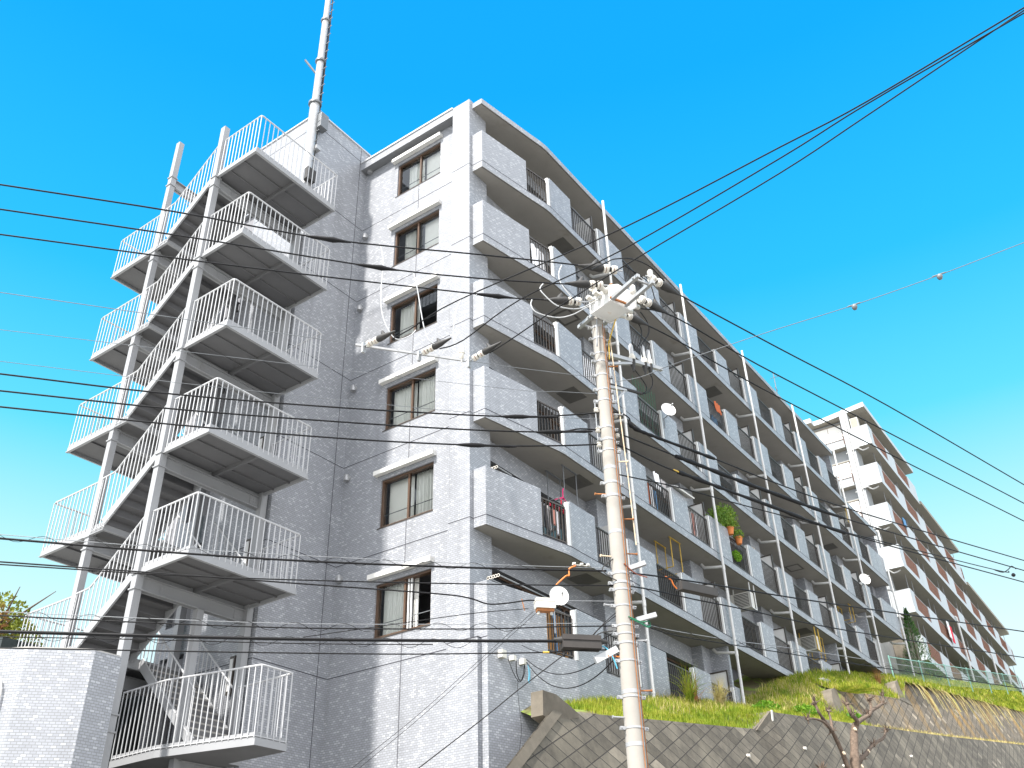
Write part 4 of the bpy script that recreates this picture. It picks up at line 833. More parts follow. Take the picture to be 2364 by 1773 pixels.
 ('power_cable', 'middle one of three overhead lines rising from the insulator bar to the upper right corner', 'power line', 0.009, 'cable', [(-6.408,-4.458,2.027),(-6.377,-4.902,2.014),(-6.306,-5.917,2.346),(-6.184,-7.655,2.501),(-6.019,-10.017,2.953),(-5.934,-11.228,3.245),(-5.794,-13.227,3.622),(-5.52,-17.148,4.36)]),
 ('power_cable', 'rightmost of three overhead lines rising from the insulator bar to the upper right corner', 'power line', 0.009, 'cable', [(-5.815,-4.972,2.048),(-5.785,-5.412,2.161),(-5.722,-6.311,2.431),(-5.628,-7.649,2.756),(-5.475,-9.838,3.221),(-5.386,-11.12,3.588),(-5.234,-13.291,4.234),(-4.966,-17.116,5.372)]),
 ('jumper_cable', 'longest pale jumper loop hanging in front of the third gable window', 'cable', 0.008, 'pale', [(-7.11,-3.575,4.158),(-7.023,-3.652,4.12),(-6.972,-3.698,3.723),(-6.98,-3.691,3.361),(-6.966,-3.704,2.838),(-6.887,-3.774,2.471),(-6.77,-3.88,2.258),(-6.621,-4.013,2.341),(-6.547,-4.078,2.47)]),
 ('jumper_cable', 'middle pale jumper loop ending at the second strain insulator', 'cable', 0.008, 'pale', [(-6.795,-4.067,3.525),(-6.715,-4.139,3.46),(-6.661,-4.187,3.142),(-6.611,-4.232,2.719),(-6.564,-4.274,2.39),(-6.51,-4.322,2.193),(-6.383,-4.436,2.091)]),
 ('jumper_cable', 'thin jumper loop hanging in front of the white corner pier', 'cable', 0.006, 'pale', [(-6.04,-4.764,3.16),(-6.13,-4.684,3.073),(-6.202,-4.619,2.825),(-6.236,-4.589,2.437),(-6.224,-4.599,2.19)]),
 ('jumper_cable', 'inner pale jumper loop curving up into the white switch box', 'cable', 0.009, 'pale', [(-5.102,-5.961,3.78),(-5.148,-5.92,3.587),(-5.124,-5.941,3.374),(-4.978,-6.072,3.098),(-4.844,-6.192,3.061),(-4.703,-6.318,3.149),(-4.586,-6.423,3.278)]),
 ('jumper_cable', 'middle pale jumper loop curving up into the white switch box', 'cable', 0.009, 'pale', [(-5.218,-5.668,3.476),(-5.271,-5.62,3.357),(-5.236,-5.651,3.247),(-5.076,-5.795,3.037),(-4.887,-5.964,3),(-4.748,-6.088,3.052),(-4.574,-6.244,3.217),(-4.498,-6.312,3.294)]),
 ('jumper_cable', 'outer pale jumper loop curving up into the white switch box', 'cable', 0.009, 'pale', [(-5.195,-5.399,3.268),(-5.209,-5.386,3.149),(-5.137,-5.451,3.011),(-4.894,-5.668,2.956),(-4.698,-5.844,3.044),(-4.524,-6,3.21),(-4.347,-6.158,3.369)]),
 ('black_cable', 'black jumper arching high over the white switch box', 'cable', 0.009, 'cable', [(-5.842,-6.914,2.725),(-5.502,-7.001,3.04),(-5.301,-7.052,3.216),(-4.901,-7.154,3.429),(-4.506,-7.254,3.485),(-4.275,-7.313,3.38),(-4.135,-7.349,3.316)]),
 ('black_cable', 'short black jumper falling behind the crossarm right of the switch box', 'cable', 0.009, 'cable', [(-4.311,-6.698,3.923),(-3.961,-6.787,3.889),(-3.711,-6.851,3.828),(-3.628,-6.872,3.541),(-3.561,-6.889,3.434)]),
 ('black_cable', 'black lead dropping from the right insulators to the tallest fuse cutout', 'cable', 0.009, 'cable', [(-3.135,-6.334,3.806),(-2.975,-6.375,3.641),(-2.988,-6.371,3.398),(-3.221,-6.312,3.016),(-3.21,-6.315,2.794)]),
 ('black_cable', 'black lead curving down to the first grey fuse cutout', 'cable', 0.009, 'cable', [(-3.256,-6.268,3.622),(-3.12,-6.303,3.448),(-3.182,-6.287,3.14),(-3.384,-6.235,2.869),(-3.416,-6.227,2.946)]),
 ('black_cable', 'left black lead looping below the fuse cutout arm', 'cable', 0.008, 'cable', [(-3.433,-6.223,2.492),(-3.285,-6.26,2.378),(-3.162,-6.292,2.236),(-3.2,-6.282,2.108),(-3.332,-6.248,2.03)]),
 ('black_cable', 'right black lead looping below the fuse cutout arm', 'cable', 0.008, 'cable', [(-3.04,-6.323,2.656),(-2.985,-6.337,2.456),(-3.02,-6.328,2.292),(-3.147,-6.295,2.12),(-3.336,-6.247,2.003)]),
 ('black_cable', 'black drop cable slanting from the closure to the bottom edge', 'cable', 0.007, 'cable', [(-4.829,-5.457,-2.521),(-5.322,-5.017,-3.019),(-5.667,-4.707,-3.388),(-6.287,-4.153,-4.016),(-8.664,-2.025,-6.428)]),
 ('thin_wire', 'left one of two hair thin wires slanting down from the junction box', 'wire', 0.003, 'cable', [(-5.158,-5.163,-1.971),(-5.748,-4.635,-2.701),(-6.328,-4.116,-3.41),(-6.889,-3.614,-4.029),(-9.192,-1.552,-6.567)]),
 ('thin_wire', 'right one of two hair thin wires slanting down from the junction box', 'wire', 0.003, 'cable', [(-5.122,-5.196,-1.981),(-5.705,-4.673,-2.699),(-6.279,-4.16,-3.409),(-6.823,-3.673,-4.027),(-9.097,-1.637,-6.612)]),
 ('black_cable', 'left one of two short drop cables rising to the pole above the ribbed closure', 'cable', 0.006, 'cable', [(-4.182,-6.037,-1.833),(-4.409,-5.834,-2.083),(-4.658,-5.611,-2.423)]),
 ('black_cable', 'right one of two short drop cables rising to the pole above the ribbed closure', 'cable', 0.006, 'cable', [(-4.16,-6.057,-1.863),(-4.46,-5.788,-2.159),(-4.626,-5.64,-2.421)]),
 ('black_cable', 'thin cable rising gently from the lowest gable window to the junction box', 'cable', 0.005, 'cable', [(-7.428,-3.131,-2.456),(-6.355,-4.092,-2.179),(-5.746,-4.637,-2.028),(-5.207,-5.12,-1.932)]),
 ('black_cable', 'upper sagging service cable from the wall boxes to the pole', 'cable', 0.008, 'cable', [(1.171,-0.62,-0.318),(0.489,-1.285,-0.731),(-0.194,-1.95,-1.101),(-0.877,-2.615,-1.428),(-1.559,-3.28,-1.71),(-2.242,-3.945,-1.949),(-2.925,-4.61,-2.144),(-3.608,-5.275,-2.296),(-4.29,-5.94,-2.403)]),
 ('black_cable', 'lower sagging service cable from the wall boxes to the pole', 'cable', 0.008, 'cable', [(1.171,-0.62,-0.378),(0.489,-1.285,-0.864),(-0.194,-1.95,-1.289),(-0.877,-2.615,-1.651),(-1.559,-3.28,-1.95),(-2.242,-3.945,-2.187),(-2.925,-4.61,-2.362),(-3.608,-5.275,-2.474),(-4.29,-5.94,-2.523)]),
 ('black_cable', 'slack thin service cable tied above the wall boxes', 'cable', 0.006, 'cable', [(1.054,-0.6,-0.04),(0.391,-1.272,-0.414),(-0.273,-1.944,-0.757),(-0.936,-2.616,-1.069),(-1.599,-3.288,-1.35),(-2.262,-3.96,-1.599),(-2.925,-4.632,-1.817),(-3.588,-5.304,-2.004),(-4.251,-5.976,-2.159)]),
]
# ------------------------------------------------------------------ cables
for nm, lb, cat, r, m, pts in CABLES:
    k = 5 if len(pts) > 2 else 1
    r *= 1.12; b = MB().tube(smoothpath(pts, k), r, 6, caps=True)
    if m == 'cable' and lb.startswith(('highest of', 'middle one of the three thick', 'lowest of')):
        i = 3; p = Vector(pts[i]); d = (Vector(pts[i + 1]) - Vector(pts[i - 1])).normalized(); b.lathe([(-.32, .012), (-.2, .028), (-.05, .034), (.08, .045), (.16, .03), (.34, .013)], p, d, 8)
    if m == 'cable' and 'meeting the pole' in lb:
        p = Vector(pts[-3]); d = (Vector(pts[-2]) - Vector(pts[-4])).normalized(); b.lathe([(-.30, .012), (-.2, .026), (-.08, .036), (.05, .034), (.15, .02), (.3, .018), (.5, .026), (.62, .012)], p, d, 8)
    if m == 'cable' and 'leaving the pole rightwards' in lb and 'below' not in lb:
        ps = [Vector(q) for q in pts[2:7]]; seg = smoothpath(ps, 10)
        b.tube(seg[4:30], [random.uniform(.022, .042) for _ in seg[4:30]], 7)
    o = b.build(nm, m, smooth=True)
    if cat == 'power line': tag(o, lb, cat, 'overhead power lines')
    else: tag(o, lb, cat, 'overhead telephone wires')
def lashing(pts, amp, step, name, label, ph=0):
    sp = smoothpath(pts, 12); b = MB(); path = []; L_ = 0
    for a, c in zip(sp, sp[1:]):
        d = (c - a).length; n = max(1, int(d / .05))
        for i in range(n): q = a + (c - a) * i / n; t = (L_ + d * i / n) / step * 6.283 + ph; path.append(q + Vector((0, 0, amp * math.sin(t) - amp * .2)) + Vector((.4, .4, 0)) * amp * math.cos(t) * .5)
        L_ += d
    tag(b.tube(path, .0035, 4, caps=False).build(name, 'cable'), label, 'wire', 'overhead telephone wires')
lashing([(-13.29, 2.12, -1.2), (-10.31, -.55, -1.32), (-7.5, -3.07, -1.39), (-5.74, -4.64, -1.35), (-4.9, -5.4, -1.33)], .05, .62, 'lashing_wire', 'thin wavy lashing wire wound round the upper telephone cable')
lashing([(-13.11, 1.96, -2.3), (-10.13, -.7, -2.32), (-7.44, -3.12, -2.31), (-5.75, -4.64, -2.21), (-5.2, -5.1, -2.19)], .055, .62, 'lashing_wire', 'thin wavy lashing wire wound round the telephone cable at the lowest gable window', 1)
lashing([(-13.08, 1.92, -2.62), (-10.1, -.74, -2.57), (-7.43, -3.13, -2.5), (-5.6, -4.77, -2.43)], .06, .62, 'lashing_wire', 'thin wavy wire hanging in loops from the thickest black cable', 2)
lashing([(-3.78, -6.13, -2.02), (-1.8, -6.64, -1.91), (1.24, -7.4, -1.66), (7.7, -9.06, -1.1)], .035, .7, 'lashing_wire', 'thin wavy lashing wire on the lowest telephone cable over the grass')
def fitting(nm, mat, lb, cat, b): return tag(b.build(nm, mat, smooth=True), lb, cat)
fitting('yellow_sleeve', 'yellow_paint', 'yellow sleeve slipped over one of the service cables right of the pole', 'cable sleeve', MB().tube([(-2.74, -6.40, .782), (-2.48, -6.467, .776)], .017, 8))
fitting('marker_sleeve', 'yellow_paint', 'tiny yellow tag on the lowest black cable above the wall boxes', 'cable tag', MB().tube([(-5.075, -5.238, -2.528), (-5.01, -5.295, -2.523)], .013, 8))
for p, lb in (((-2.78, -9.81, 2.5), 'small pale ball hanging on the thin wire nearer the building'), ((-2.32, -11.05, 2.78), 'small pale ball hanging on the thin wire nearer the upper right corner')):
    b = MB().lathe([(-.05, .005), (-.04, .03), (0, .045), (.03, .04), (.045, .03), (.05, .005)], p, (0, 0, 1), 10).lathe([(-.11, .006), (-.09, .012), (.09, .012), (.11, .006)], (p[0], p[1], p[2] + .045), (.35, -.94, .2), 6); fitting('wire_ball', 'steel', lb, 'wire fitting', b)
b = MB().tube(smoothpath([(8.1, -9.16, 1.66), (8.5, -9.26, 1.70), (8.85, -9.35, 1.86), (9.1, -9.41, 2.0), (9.3, -9.46, 1.98)], 4), .012, 5).lathe([(-.1, .02), (0, .05), (.1, .02)], (9.0, -9.4, 1.75), (1, -.2, .3), 7)
fitting('cable_end_fitting', 'cable', 'dark curled cable end fitting near the right edge', 'wire fitting', b)

# ------------------------------------------------------------------ insulator bar hanging in the span
bar = thing('insulator_bar', (-6.44, -4.02, 2.08), 'thin steel bar in mid air carrying three strain insulators in front of the gable', 'insulator bar')
def BL(p): return Vector(p) - Vector((-6.44, -4.02, 2.08))
MB().beam(BL((-7.15, -3.38, 2.16)), BL((-5.86, -4.54, 2.06)), .03, .035).build('bar', 'galv', bar)
def strain(parent, a, d, L_, name='strain_insulator', s=1.0):
    """two porcelain discs and a black clamp boot along d from a"""
    d = Vector(d).normalized(); a = Vector(a); b = MB(); t = L_ / 1.0
    b.lathe([(0, .012), (.10 * t, .014)], a, d, 8, 1)
    for h in (.12, .30): b.lathe([(h * t, .02), (h * t + .01, .055 * s), (h * t + .05, .062 * s), (h * t + .055, .05 * s)], a, d, 14, 0); b.lathe([(h * t + .056, .05 * s), (h * t + .066, .048 * s)], a, d, 14, 2); b.lathe([(h * t + .067, .060 * s), (h * t + .09, .055 * s), (h * t + .10, .03)], a, d, 14, 0)
    o = b.build(name, ['porcelain', 'galv', 'porcelain_red'], parent, smooth=True)
    b = MB().lathe([(.18 * t, .034 * s), (.29 * t, .034 * s)], a, d, 10).lathe([(.44 * t, .05 * s), (.50 * t, .062 * s), (.68 * t, .052 * s), (.84 * t, .03 * s), (1.0 * t, .014)], a, d, 10)
    up = Vector((0, 0, 1)); c = a + d * (.66 * t); b.lathe([(0, .05 * s), (.10 * s, .032 * s), (.15 * s, .012)], c, (up * .8 - d * .35), 8); b.build('rubber_boot', 'black_rubber', o, smooth=True); return o
for p, e in (((-7.06, -3.47, 2.14), (-6.95, -5.2, 2.26)), ((-6.42, -4.05, 2.08), (-6.31, -5.9, 2.3)), ((-5.83, -4.58, 2.05), (-5.72, -6.3, 2.42))):
    MB().box(BL(p).x - .03, BL(p).x + .03, BL(p).y - .02, BL(p).y + .02, BL(p).z - .12, BL(p).z + .06).build('clevis', 'galv', bar); strain(bar, BL(p), Vector(e) - Vector(p), .62, s=.9)
MB().lathe([(0, .012), (.06, .012), (.08, .035), (.16, .04), (.165, .05), (.21, .052), (.25, .045), (.30, .03), (.33, .012)], BL((-5.92, -4.5, 2.02)), (0, 0, 1), 14).build('pin_insulator', 'porcelain', bar, smooth=True)

# ------------------------------------------------------------------ the utility pole
PX, PY = -4.19, -6.03
pole = thing('utility_pole', (PX, PY, -8), 'tapering concrete utility pole carrying crossarms cutouts clamps and rusty step bolts', 'utility pole')
R_ = lambda z: .0985 + (3.1 - z) * .0040
def PL(x, y, z): return Vector((x - PX, y - PY, z + 8))
MB().lathe([(0, R_(-8)), (11.16, R_(3.16)), (11.17, .05)], (0, 0, 0), (0, 0, 1), 28).build('shaft', 'pole_concrete', pole, smooth=True)
def band(z, h=.03, lug=0.0, mat='galv', ex=.006):
    r = R_(z) + ex; b = MB().lathe([(0, r), (h, r)], (0, 0, z + 8), (0, 0, 1), 28)
    for a in (lug, lug + 3.14): b.obox((math.cos(a) * (r + .03), math.sin(a) * (r + .03), z + 8 + h / 2), (math.cos(a) * .035, math.sin(a) * .035, 0), (-math.sin(a) * .02, math.cos(a) * .02, 0), (0, 0, .022)); b.tube([(math.cos(a) * (r + .05) - math.sin(a) * .05, math.sin(a) * (r + .05) + math.cos(a) * .05, z + 8 + h / 2), (math.cos(a) * (r + .05) + math.sin(a) * .05, math.sin(a) * (r + .05) - math.cos(a) * .05, z + 8 + h / 2)], .01, 6)
    b.build('pole_band', mat, pole)
for z, l in [(2.95, 2.4), (2.72, 2.4), (2.42, 2.5), (2.26, 2.6), (2.0, 2.4), (1.72, 2.5), (1.52, 2.3), (1.02, 2.5), (.80, 2.6), (.62, 2.3), (.06, 2.4), (-.16, 2.5), (-1.38, 2.5), (-1.52, 2.4), (-1.62, 2.6), (-1.85, 2.5), (-2.13, 2.4), (-2.25, 2.5), (-2.38, 2.6), (-2.62, 2.5), (-3.1, 2.4), (-3.5, 2.5)]: band(z, random.choice([.025, .035, .02]), l)
for z in (.30, -.75, -3.05, -3.72): MB().lathe([(0, R_(z) + .003), (.05, R_(z) + .003)], (0, 0, z + 8), (0, 0, 1), 28).build('perforated_band', 'galv', pole)
for i, (z, a, m) in enumerate([(1.3, 5.4, 'galv'), (.45, 5.3, 'cut_wood'), (-.1, 2.35, 'rust'), (-1.04, 5.5, 'rust'), (-1.10, 2.5, 'cut_wood'), (-1.83, 2.5, 'galv'), (-2.32, 5.4, 'galv'), (-2.55, 2.5, 'orange'), (-3.0, 5.4, 'rust'), (-3.35, 2.5, 'galv'), (-.5, 5.4, 'rust'), (2.2, 5.3, 'rust')]):
    r = R_(z); d = Vector((math.cos(a), math.sin(a), 0)); b = MB().tube([PL(PX, PY, z) + d * (r - .02), PL(PX, PY, z) + d * (r + .16)], .011, 7).lathe([(0, .02), (.014, .02)], PL(PX, PY, z) + d * (r + .155), d, 8); b.build('step_bolt', m, pole)
# crossarms of the top
AD = Vector((-.37, -.93, 0)).normalized(); AN = Vector((AD.y, -AD.x, 0))
for s_, ln in ((-1, 1.62), (1, 1.62)):
    c0 = PL(PX, PY, 3.14) + AN * s_ * .15 - AD * .32; MB().beam(c0, c0 + AD * ln, .06, .06).build('crossarm', 'white_metal' if 0 else 'galv', pole)
for t in (-.22, .0, .62, 1.2): MB().beam(PL(PX, PY, 3.14) + AD * t - AN * .20, PL(PX, PY, 3.14) + AD * t + AN * .20, .03, .03).build('arm_bolt', 'rust' if t == .62 else 'galv', pole)
LDIR = Vector((-.745, .667, .02)); RDIR = Vector((.97, -.247, .02))
for p, e in (((-4.95, -6.98, 3.24), (-5.68, -6.34, 3.24)), ((-4.62, -6.52, 3.38), (-5.5, -5.76, 3.27)), ((-4.37, -5.95, 3.46), (-5.06, -5.33, 3.40))): strain(pole, PL(*p), Vector(e) - Vector(p), .74, s=1.2)
for p, e in (((-4.62, -7.22, 3.24), (-3.7, -7.46, 3.22)), ((-4.1, -6.75, 3.36), (-3.1, -7.0, 3.37)), ((-3.75, -6.2, 3.52), (-2.7, -6.45, 3.60))): strain(pole, PL(*p), Vector(e) - Vector(p), .80, s=1.2)
for t, h in ((.25, 0), (.80, 0), (1.25, 0)): MB().lathe([(0, .015), (.05, .02), (.07, .05), (.12, .055), (.13, .04), (.17, .05), (.21, .045), (.24, .02)], PL(PX, PY, 3.17) + AD * t - AN * .15, (0, 0, 1), 12).build('pin_insulator', 'porcelain', pole, smooth=True)
# white switch box with its bushings
sb = thing('switch_box', (-4.22, -6.38, 3.30), 'white pole mounted switch box with rust stains and cream bushings at the pole top', 'switch box')
plain('box_white', (.66, .655, .64), .45, .05, 4, stain=((.50, .30, .16), 5, .68))
prof = [(-.31, -.20), (.13, -.20), (.29, -.06), (.31, .12), (.26, .22), (-.10, .22), (-.31, .10)]
ax = RDIR.copy(); ax.z = 0; ax.normalize(); ay = Vector((-ax.y, ax.x, 0))
def boxprism(prof, half, mat, name, parent, gro=0.0, oy=0.0):
    b = MB(); n = len(prof)
    for s_ in (-1, 1): b.v += [tuple(ax * px * (1 + gro) + Vector((0, 0, 1)) * pz * (1 + gro) + ay * (s_ * half + oy)) for px, pz in prof]
    b.face([i for i in range(n)][::-1] if False else list(range(n))); b.face([n + i for i in range(n)][::-1])
    for i in range(n): j = (i + 1) % n; b.face([i, n + i, n + j, j])
    return b.build(name, mat, parent)
boxprism(prof, .24, 'box_white', 'case', sb); boxprism(prof, .012, 'box_white', 'flange', sb, .06, -.225); boxprism(prof, .012, 'box_white', 'flange', sb, .06, .225)
for i, y in enumerate((-.16, 0, .16)):
    for s_ in (-1, 1): MB().lathe([(0, .055), (.05, .057), (.06, .045), (.14, .043), (.15, .035)], ax * s_ * .30 + ay * y + Vector((0, 0, .02)), ax * s_ + Vector((0, 0, .15)), 12).build('bushing', 'porcelain', sb, smooth=True)
MB().beam(Vector((-.22, -.1, .235)), Vector((.2, -.1, .235)), .05, .04).build('mounting_rail', 'rust', sb); MB().lathe([(0, .05), (.05, .055), (.10, .05), (.11, .02)], ax * -.30 + ay * .1 + Vector((0, 0, .22)), ax * -1, 12).build('cap', 'porcelain', sb, smooth=True)
b = MB().tube([(-4.1, -6.33, 3.08), (-4.08, -6.15, 2.7), (-4.1, -6.14, 2.35)], .012, 6); tag(b.build('pull_rod', 'yellow_paint'), 'ochre pull rod hanging under the white switch box', 'rod')
b = MB().tube([(-4.33, -6.1, 3.05), (-4.36, -6.08, 2.5)], .014, 6); tag(b.build('pull_rod', 'steelw'), 'grey pull rod on the sunny side of the pole below the crossarm', 'rod')
# arm with the fuse cutouts
CA = Vector((.97, -.247, 0)).normalized()
A0 = PL(-4.10, -6.06, 2.50); b = MB().beam(A0, A0 + CA * 1.42 + Vector((0, 0, .26)), .065, .065); b.beam(A0 + Vector((0, 0, -.2)), A0 + CA * .72 + Vector((0, 0, .10)), .045, .045); b.beam(A0 + Vector((0, 0, -.22)), A0 + Vector((0, 0, .08)), .06, .08); b.build('cutout_arm', 'galv', pole)
for t, h, hh in ((.68, .0, 1.0), (.98, .02, 1.15), (1.12, .02, .95)):
    c0 = A0 + CA * t + Vector((0, 0, .26 * t / 1.42 + .03)); o = MB().lathe([(0, .05), (.04, .058), (.07, .056), (.09, .045), (.11, .04)], c0, (0, 0, 1), 14).build('fuse_cutout', 'porcelain', pole, smooth=True)
    MB().lathe([(.11, .042), (.30 * hh, .035), (.33 * hh, .015)], c0, (.0, .02, 1), 12).build('barrel', 'pale', o, smooth=True); MB().lathe([(0, .05), (-.06, .048), (-.16, .03), (-.24, .014)][::-1], c0, (0, 0, 1), 10).build('lower_cap', 'black_rubber', o, smooth=True)
A1_ = PL(-4.0, -6.08, 1.86); b = MB().beam(A1_ - CA * .1, A1_ + CA * .34 + Vector((0, 0, .1)), .045, .05).beam(A1_ + Vector((0, 0, -.28)), A1_ + CA * .30 + Vector((0, 0, .06)), .035, .035); b.build('bracket', 'galv', pole)
MB().tube([A1_ - CA * .12 + Vector((0, 0, .05)), A1_ + CA * .70 + Vector((0, 0, .17))], .027, 8).build('cable_duct', 'black_rubber', pole)
for (x0, y0, x1, y1, z, m) in ((-4.12, -6.14, -3.98, -6.34, -1.28, 'galv'), (-4.05, -6.14, -3.86, -6.36, -2.02, 'galv')): MB().beam(PL(x0, y0, z), PL(x1, y1, z + .08), .065, .065).build('telephone_arm', m, pole)
for z in (1.36, 1.0, .74):
    b = MB().lathe([(-.04, .03), (-.02, .045), (0, .03), (.02, .045), (.04, .03)], PL(-4.30, -5.93, z), (0, 0, 1), 12); b.build('spool_insulator', 'porcelain', pole, smooth=True)
    b = MB().lathe([(-.03, .03), (-.015, .04), (0, .028), (.015, .04), (.03, .03)], PL(-4.04, -6.12, z - .05), (0, 0, 1), 12); b.build('spool_insulator', 'porcelain', pole, smooth=True)
b = MB().tube([PL(-4.31, -5.92, 1.5), PL(-4.31, -5.92, .6)], .008, 5).tube([PL(-4.28, -5.90, 1.5), PL(-4.28, -5.90, .6)], .008, 5); b.beam(PL(-4.3, -5.91, 1.5), PL(-4.2, -6.0, 1.5), .03, .01).beam(PL(-4.3, -5.91, .62), PL(-4.2, -6.0, .62), .03, .01); b.build('rack', 'galv', pole)
b = MB()
for a in (5.1, 4.5): d = Vector((math.cos(a), math.sin(a), 0)); b.tube([PL(PX, PY, z) + d * (R_(z) + .008) for z in (3.0, 1.0, -1.0, -3.0, -5.0, -7.8)], .006, 5)
b.build('ground_wire', 'rust', pole)
b = MB().tube([PL(-4.05, -6.16, 2.9), PL(-4.03, -6.2, 1.2), PL(-4.01, -6.22, .2), PL(-3.99, -6.23, -.9)], .009, 5); b.build('ground_wire', 'cut_wood', pole)
def coil(pts, m, nm='cable_coil'): MB().tube(smoothpath([PL(*q) for q in pts], 5), .009, 5).build(nm, m, pole, smooth=True)
plain('green_wire', (.02, .14, .07), .5); plain('blue_wire', (.08, .36, .50), .5)
coil([(-4.26, -6.14, -2.02), (-4.14, -6.22, -2.07), (-4.02, -6.24, -2.06), (-3.9, -6.26, -2.02), (-3.84, -6.24, -2.06), (-3.98, -6.26, -2.11), (-4.1, -6.25, -2.1)], 'green_wire'); coil([(-4.24, -6.16, -2.05), (-4.1, -6.25, -2.11), (-3.98, -6.27, -2.13), (-3.86, -6.26, -2.08)], 'green_wire')
coil([(-4.35, -5.93, -2.2), (-4.5, -5.78, -2.25), (-4.56, -5.70, -2.38), (-4.42, -5.85, -2.35), (-4.36, -5.92, -2.5), (-4.34, -5.93, -2.65)], 'black_rubber'); coil([(-4.58, -5.68, -2.42), (-4.45, -5.82, -2.42), (-4.38, -5.9, -2.55), (-4.34, -5.94, -2.72)], 'blue_wire')
coil([(-4.3, -6.0, -1.15), (-4.42, -5.88, -1.3), (-4.36, -5.95, -1.42), (-4.3, -6.05, -1.5)], 'black_rubber'); coil([(-4.25, -6.14, -1.24), (-4.1, -6.2, -1.34), (-3.9, -6.2, -1.33), (-3.7, -6.2, -1.3)], 'porcelain_red')
# boxes and closures hung on the cables
jb = thing('junction_box', (-5.04, -5.28, -1.86), 'cream coloured junction box hanging on a cable beside the satellite dish', 'box')
jd = Vector((.745, -.667, 0)); jn = Vector((.667, .745, 0))
MB().obox((0, 0, 0), jd * .135, jn * .07, (0, 0, .07)).build('case', 'ac_white', jb); MB().obox((0, 0, .035), jd * .14, jn * .075, (0, 0, .012)).build('lid', 'ac_white', jb)
MB().obox((0, 0, -.09), jd * .12, jn * .05, (0, 0, .02)).build('tray', 'rust', jb)
for t in (-.09, .09): MB().tube([jd * t + Vector((0, 0, -.11)), jd * t + Vector((0, 0, -.15))], .02, 7).build('gland', 'ac_white', jb)
cl = thing('splice_closure', (-4.68, -5.6, -2.38), 'ribbed black splice closure hanging left of the pole', 'splice closure')
b = MB()
for zz, h in ((.055, .035), (.0, .02), (-.05, .04)): b.obox((0, 0, zz), jd * .27, jn * (.085 if zz else .07), (0, 0, h))
b.build('case', 'closure_black', cl)
for s_ in (-1, 1): MB().lathe([(.26, .05), (.32, .035), (.38, .02)], (0, 0, .03), jd * s_, 10).build('end_cone', 'black_rubber', cl, smooth=True)
b = MB().obox((0, 0, 0), (jd * .16 + Vector((0, 0, .085))), jn * .035, (jd * -.02 + Vector((0, 0, .04)))); o = b.build('splice_closure', 'pale'); o.location = (-4.42, -5.83, -2.53); tag(o, 'slanted grey closure between the ribbed black one and the pole', 'splice closure')
b = MB().obox((0, 0, 0), CA * .42 + Vector((0, 0, .03)), (.015, .06, 0), (0, 0, .065)); b.lathe([(.42, .045), (.5, .02)], (0, 0, .03), CA, 8); o = b.build('splice_closure', 'closure_black'); o.location = (-2.56, -6.45, -1.22); tag(o, 'long black closure under the twisted cable right of the pole', 'splice closure')
tag(MB().tube(smoothpath([(-4.9, -5.39, -1.57), (-4.79, -5.49, -1.43), (-4.755, -5.525, -1.42), (-4.75, -5.53, -1.32), (-4.68, -5.6, -1.27)], 3), .011, 6).build('orange_tie', 'orange', smooth=True), 'bent orange tie rod on the cable left of the pole', 'tie')
tag(MB().tube(smoothpath([(-3.24, -6.27, -1.17), (-3.12, -6.3, -1.19), (-3.08, -6.31, -1.26), (-3.02, -6.33, -1.31)], 3), .011, 6).build('orange_tie', 'orange', smooth=True), 'bent orange tie rod at the end of the long black closure', 'tie')
b = MB()
for p in ((-4.70, -5.585, -1.24), (-4.62, -5.66, -1.245), (-4.55, -5.72, -1.25)): b.lathe([(-.02, .02), (.02, .02)], p, (.7, -.6, .1), 8)
b.tube([(-4.72, -5.56, -1.255), (-4.52, -5.74, -1.265)], .006, 5)
tag(b.build('clamp_set', 'porcelain'), 'small white clamps in a row above the orange tie rod left of the pole', 'clamp')

# ------------------------------------------------------------------ satellite dishes
def dish(loc, r, face, label, arm_to):
    t = thing('satellite_dish', loc, label, 'satellite dish', 'satellite dishes on the balconies'); f = Vector(face).normalized()
    MB().lathe([(-.05, .03), (-.06, r * .4), (-.035, r * .8), (0, r), (.008, r), (-.022, r * .8), (-.045, r * .4), (-.048, .02)], (0, 0, 0), f, 28).build('reflector', 'dish_white', t, smooth=True)
    dn = (Vector((0, 0, -1)) - f * f.z * -1).normalized(); MB().tube([dn * r * .98, dn * r * .75 + f * r * .8, dn * .1 * r + f * r * 1.15], .010, 6).build('feed_arm', 'black_rubber', t)
    MB().lathe([(-.04, .022), (.05, .028)], dn * .1 * r + f * r * 1.15, -f, 10).build('receiver', 'pale', t, smooth=True)
    a = Vector(arm_to) - Vector(loc); MB().tube([-f * .06, -f * .16 + Vector((0, 0, -.15)), Vector((a.x, a.y, min(-.2, a.z * .3))), a], .018, 7).build('mount_pipe', 'steel', t)
dish((1.80, -1.14, 1.16), .225, (-.62, -.78, .02), 'white satellite dish in front of the lowest balcony beside the junction box', (2.0, -.86, .4))
dish((8.98, -1.12, 9.46), .25, (-.60, -.78, .15), 'white satellite dish on the fourth row of balconies beyond the first downpipe', (9.10, -.86, 8.9))
dish((27.9, -1.12, 9.30), .27, (-.65, -.74, .15), 'small looking white satellite dish far along the facade by the last downpipe', (28.1, -.86, 8.6))
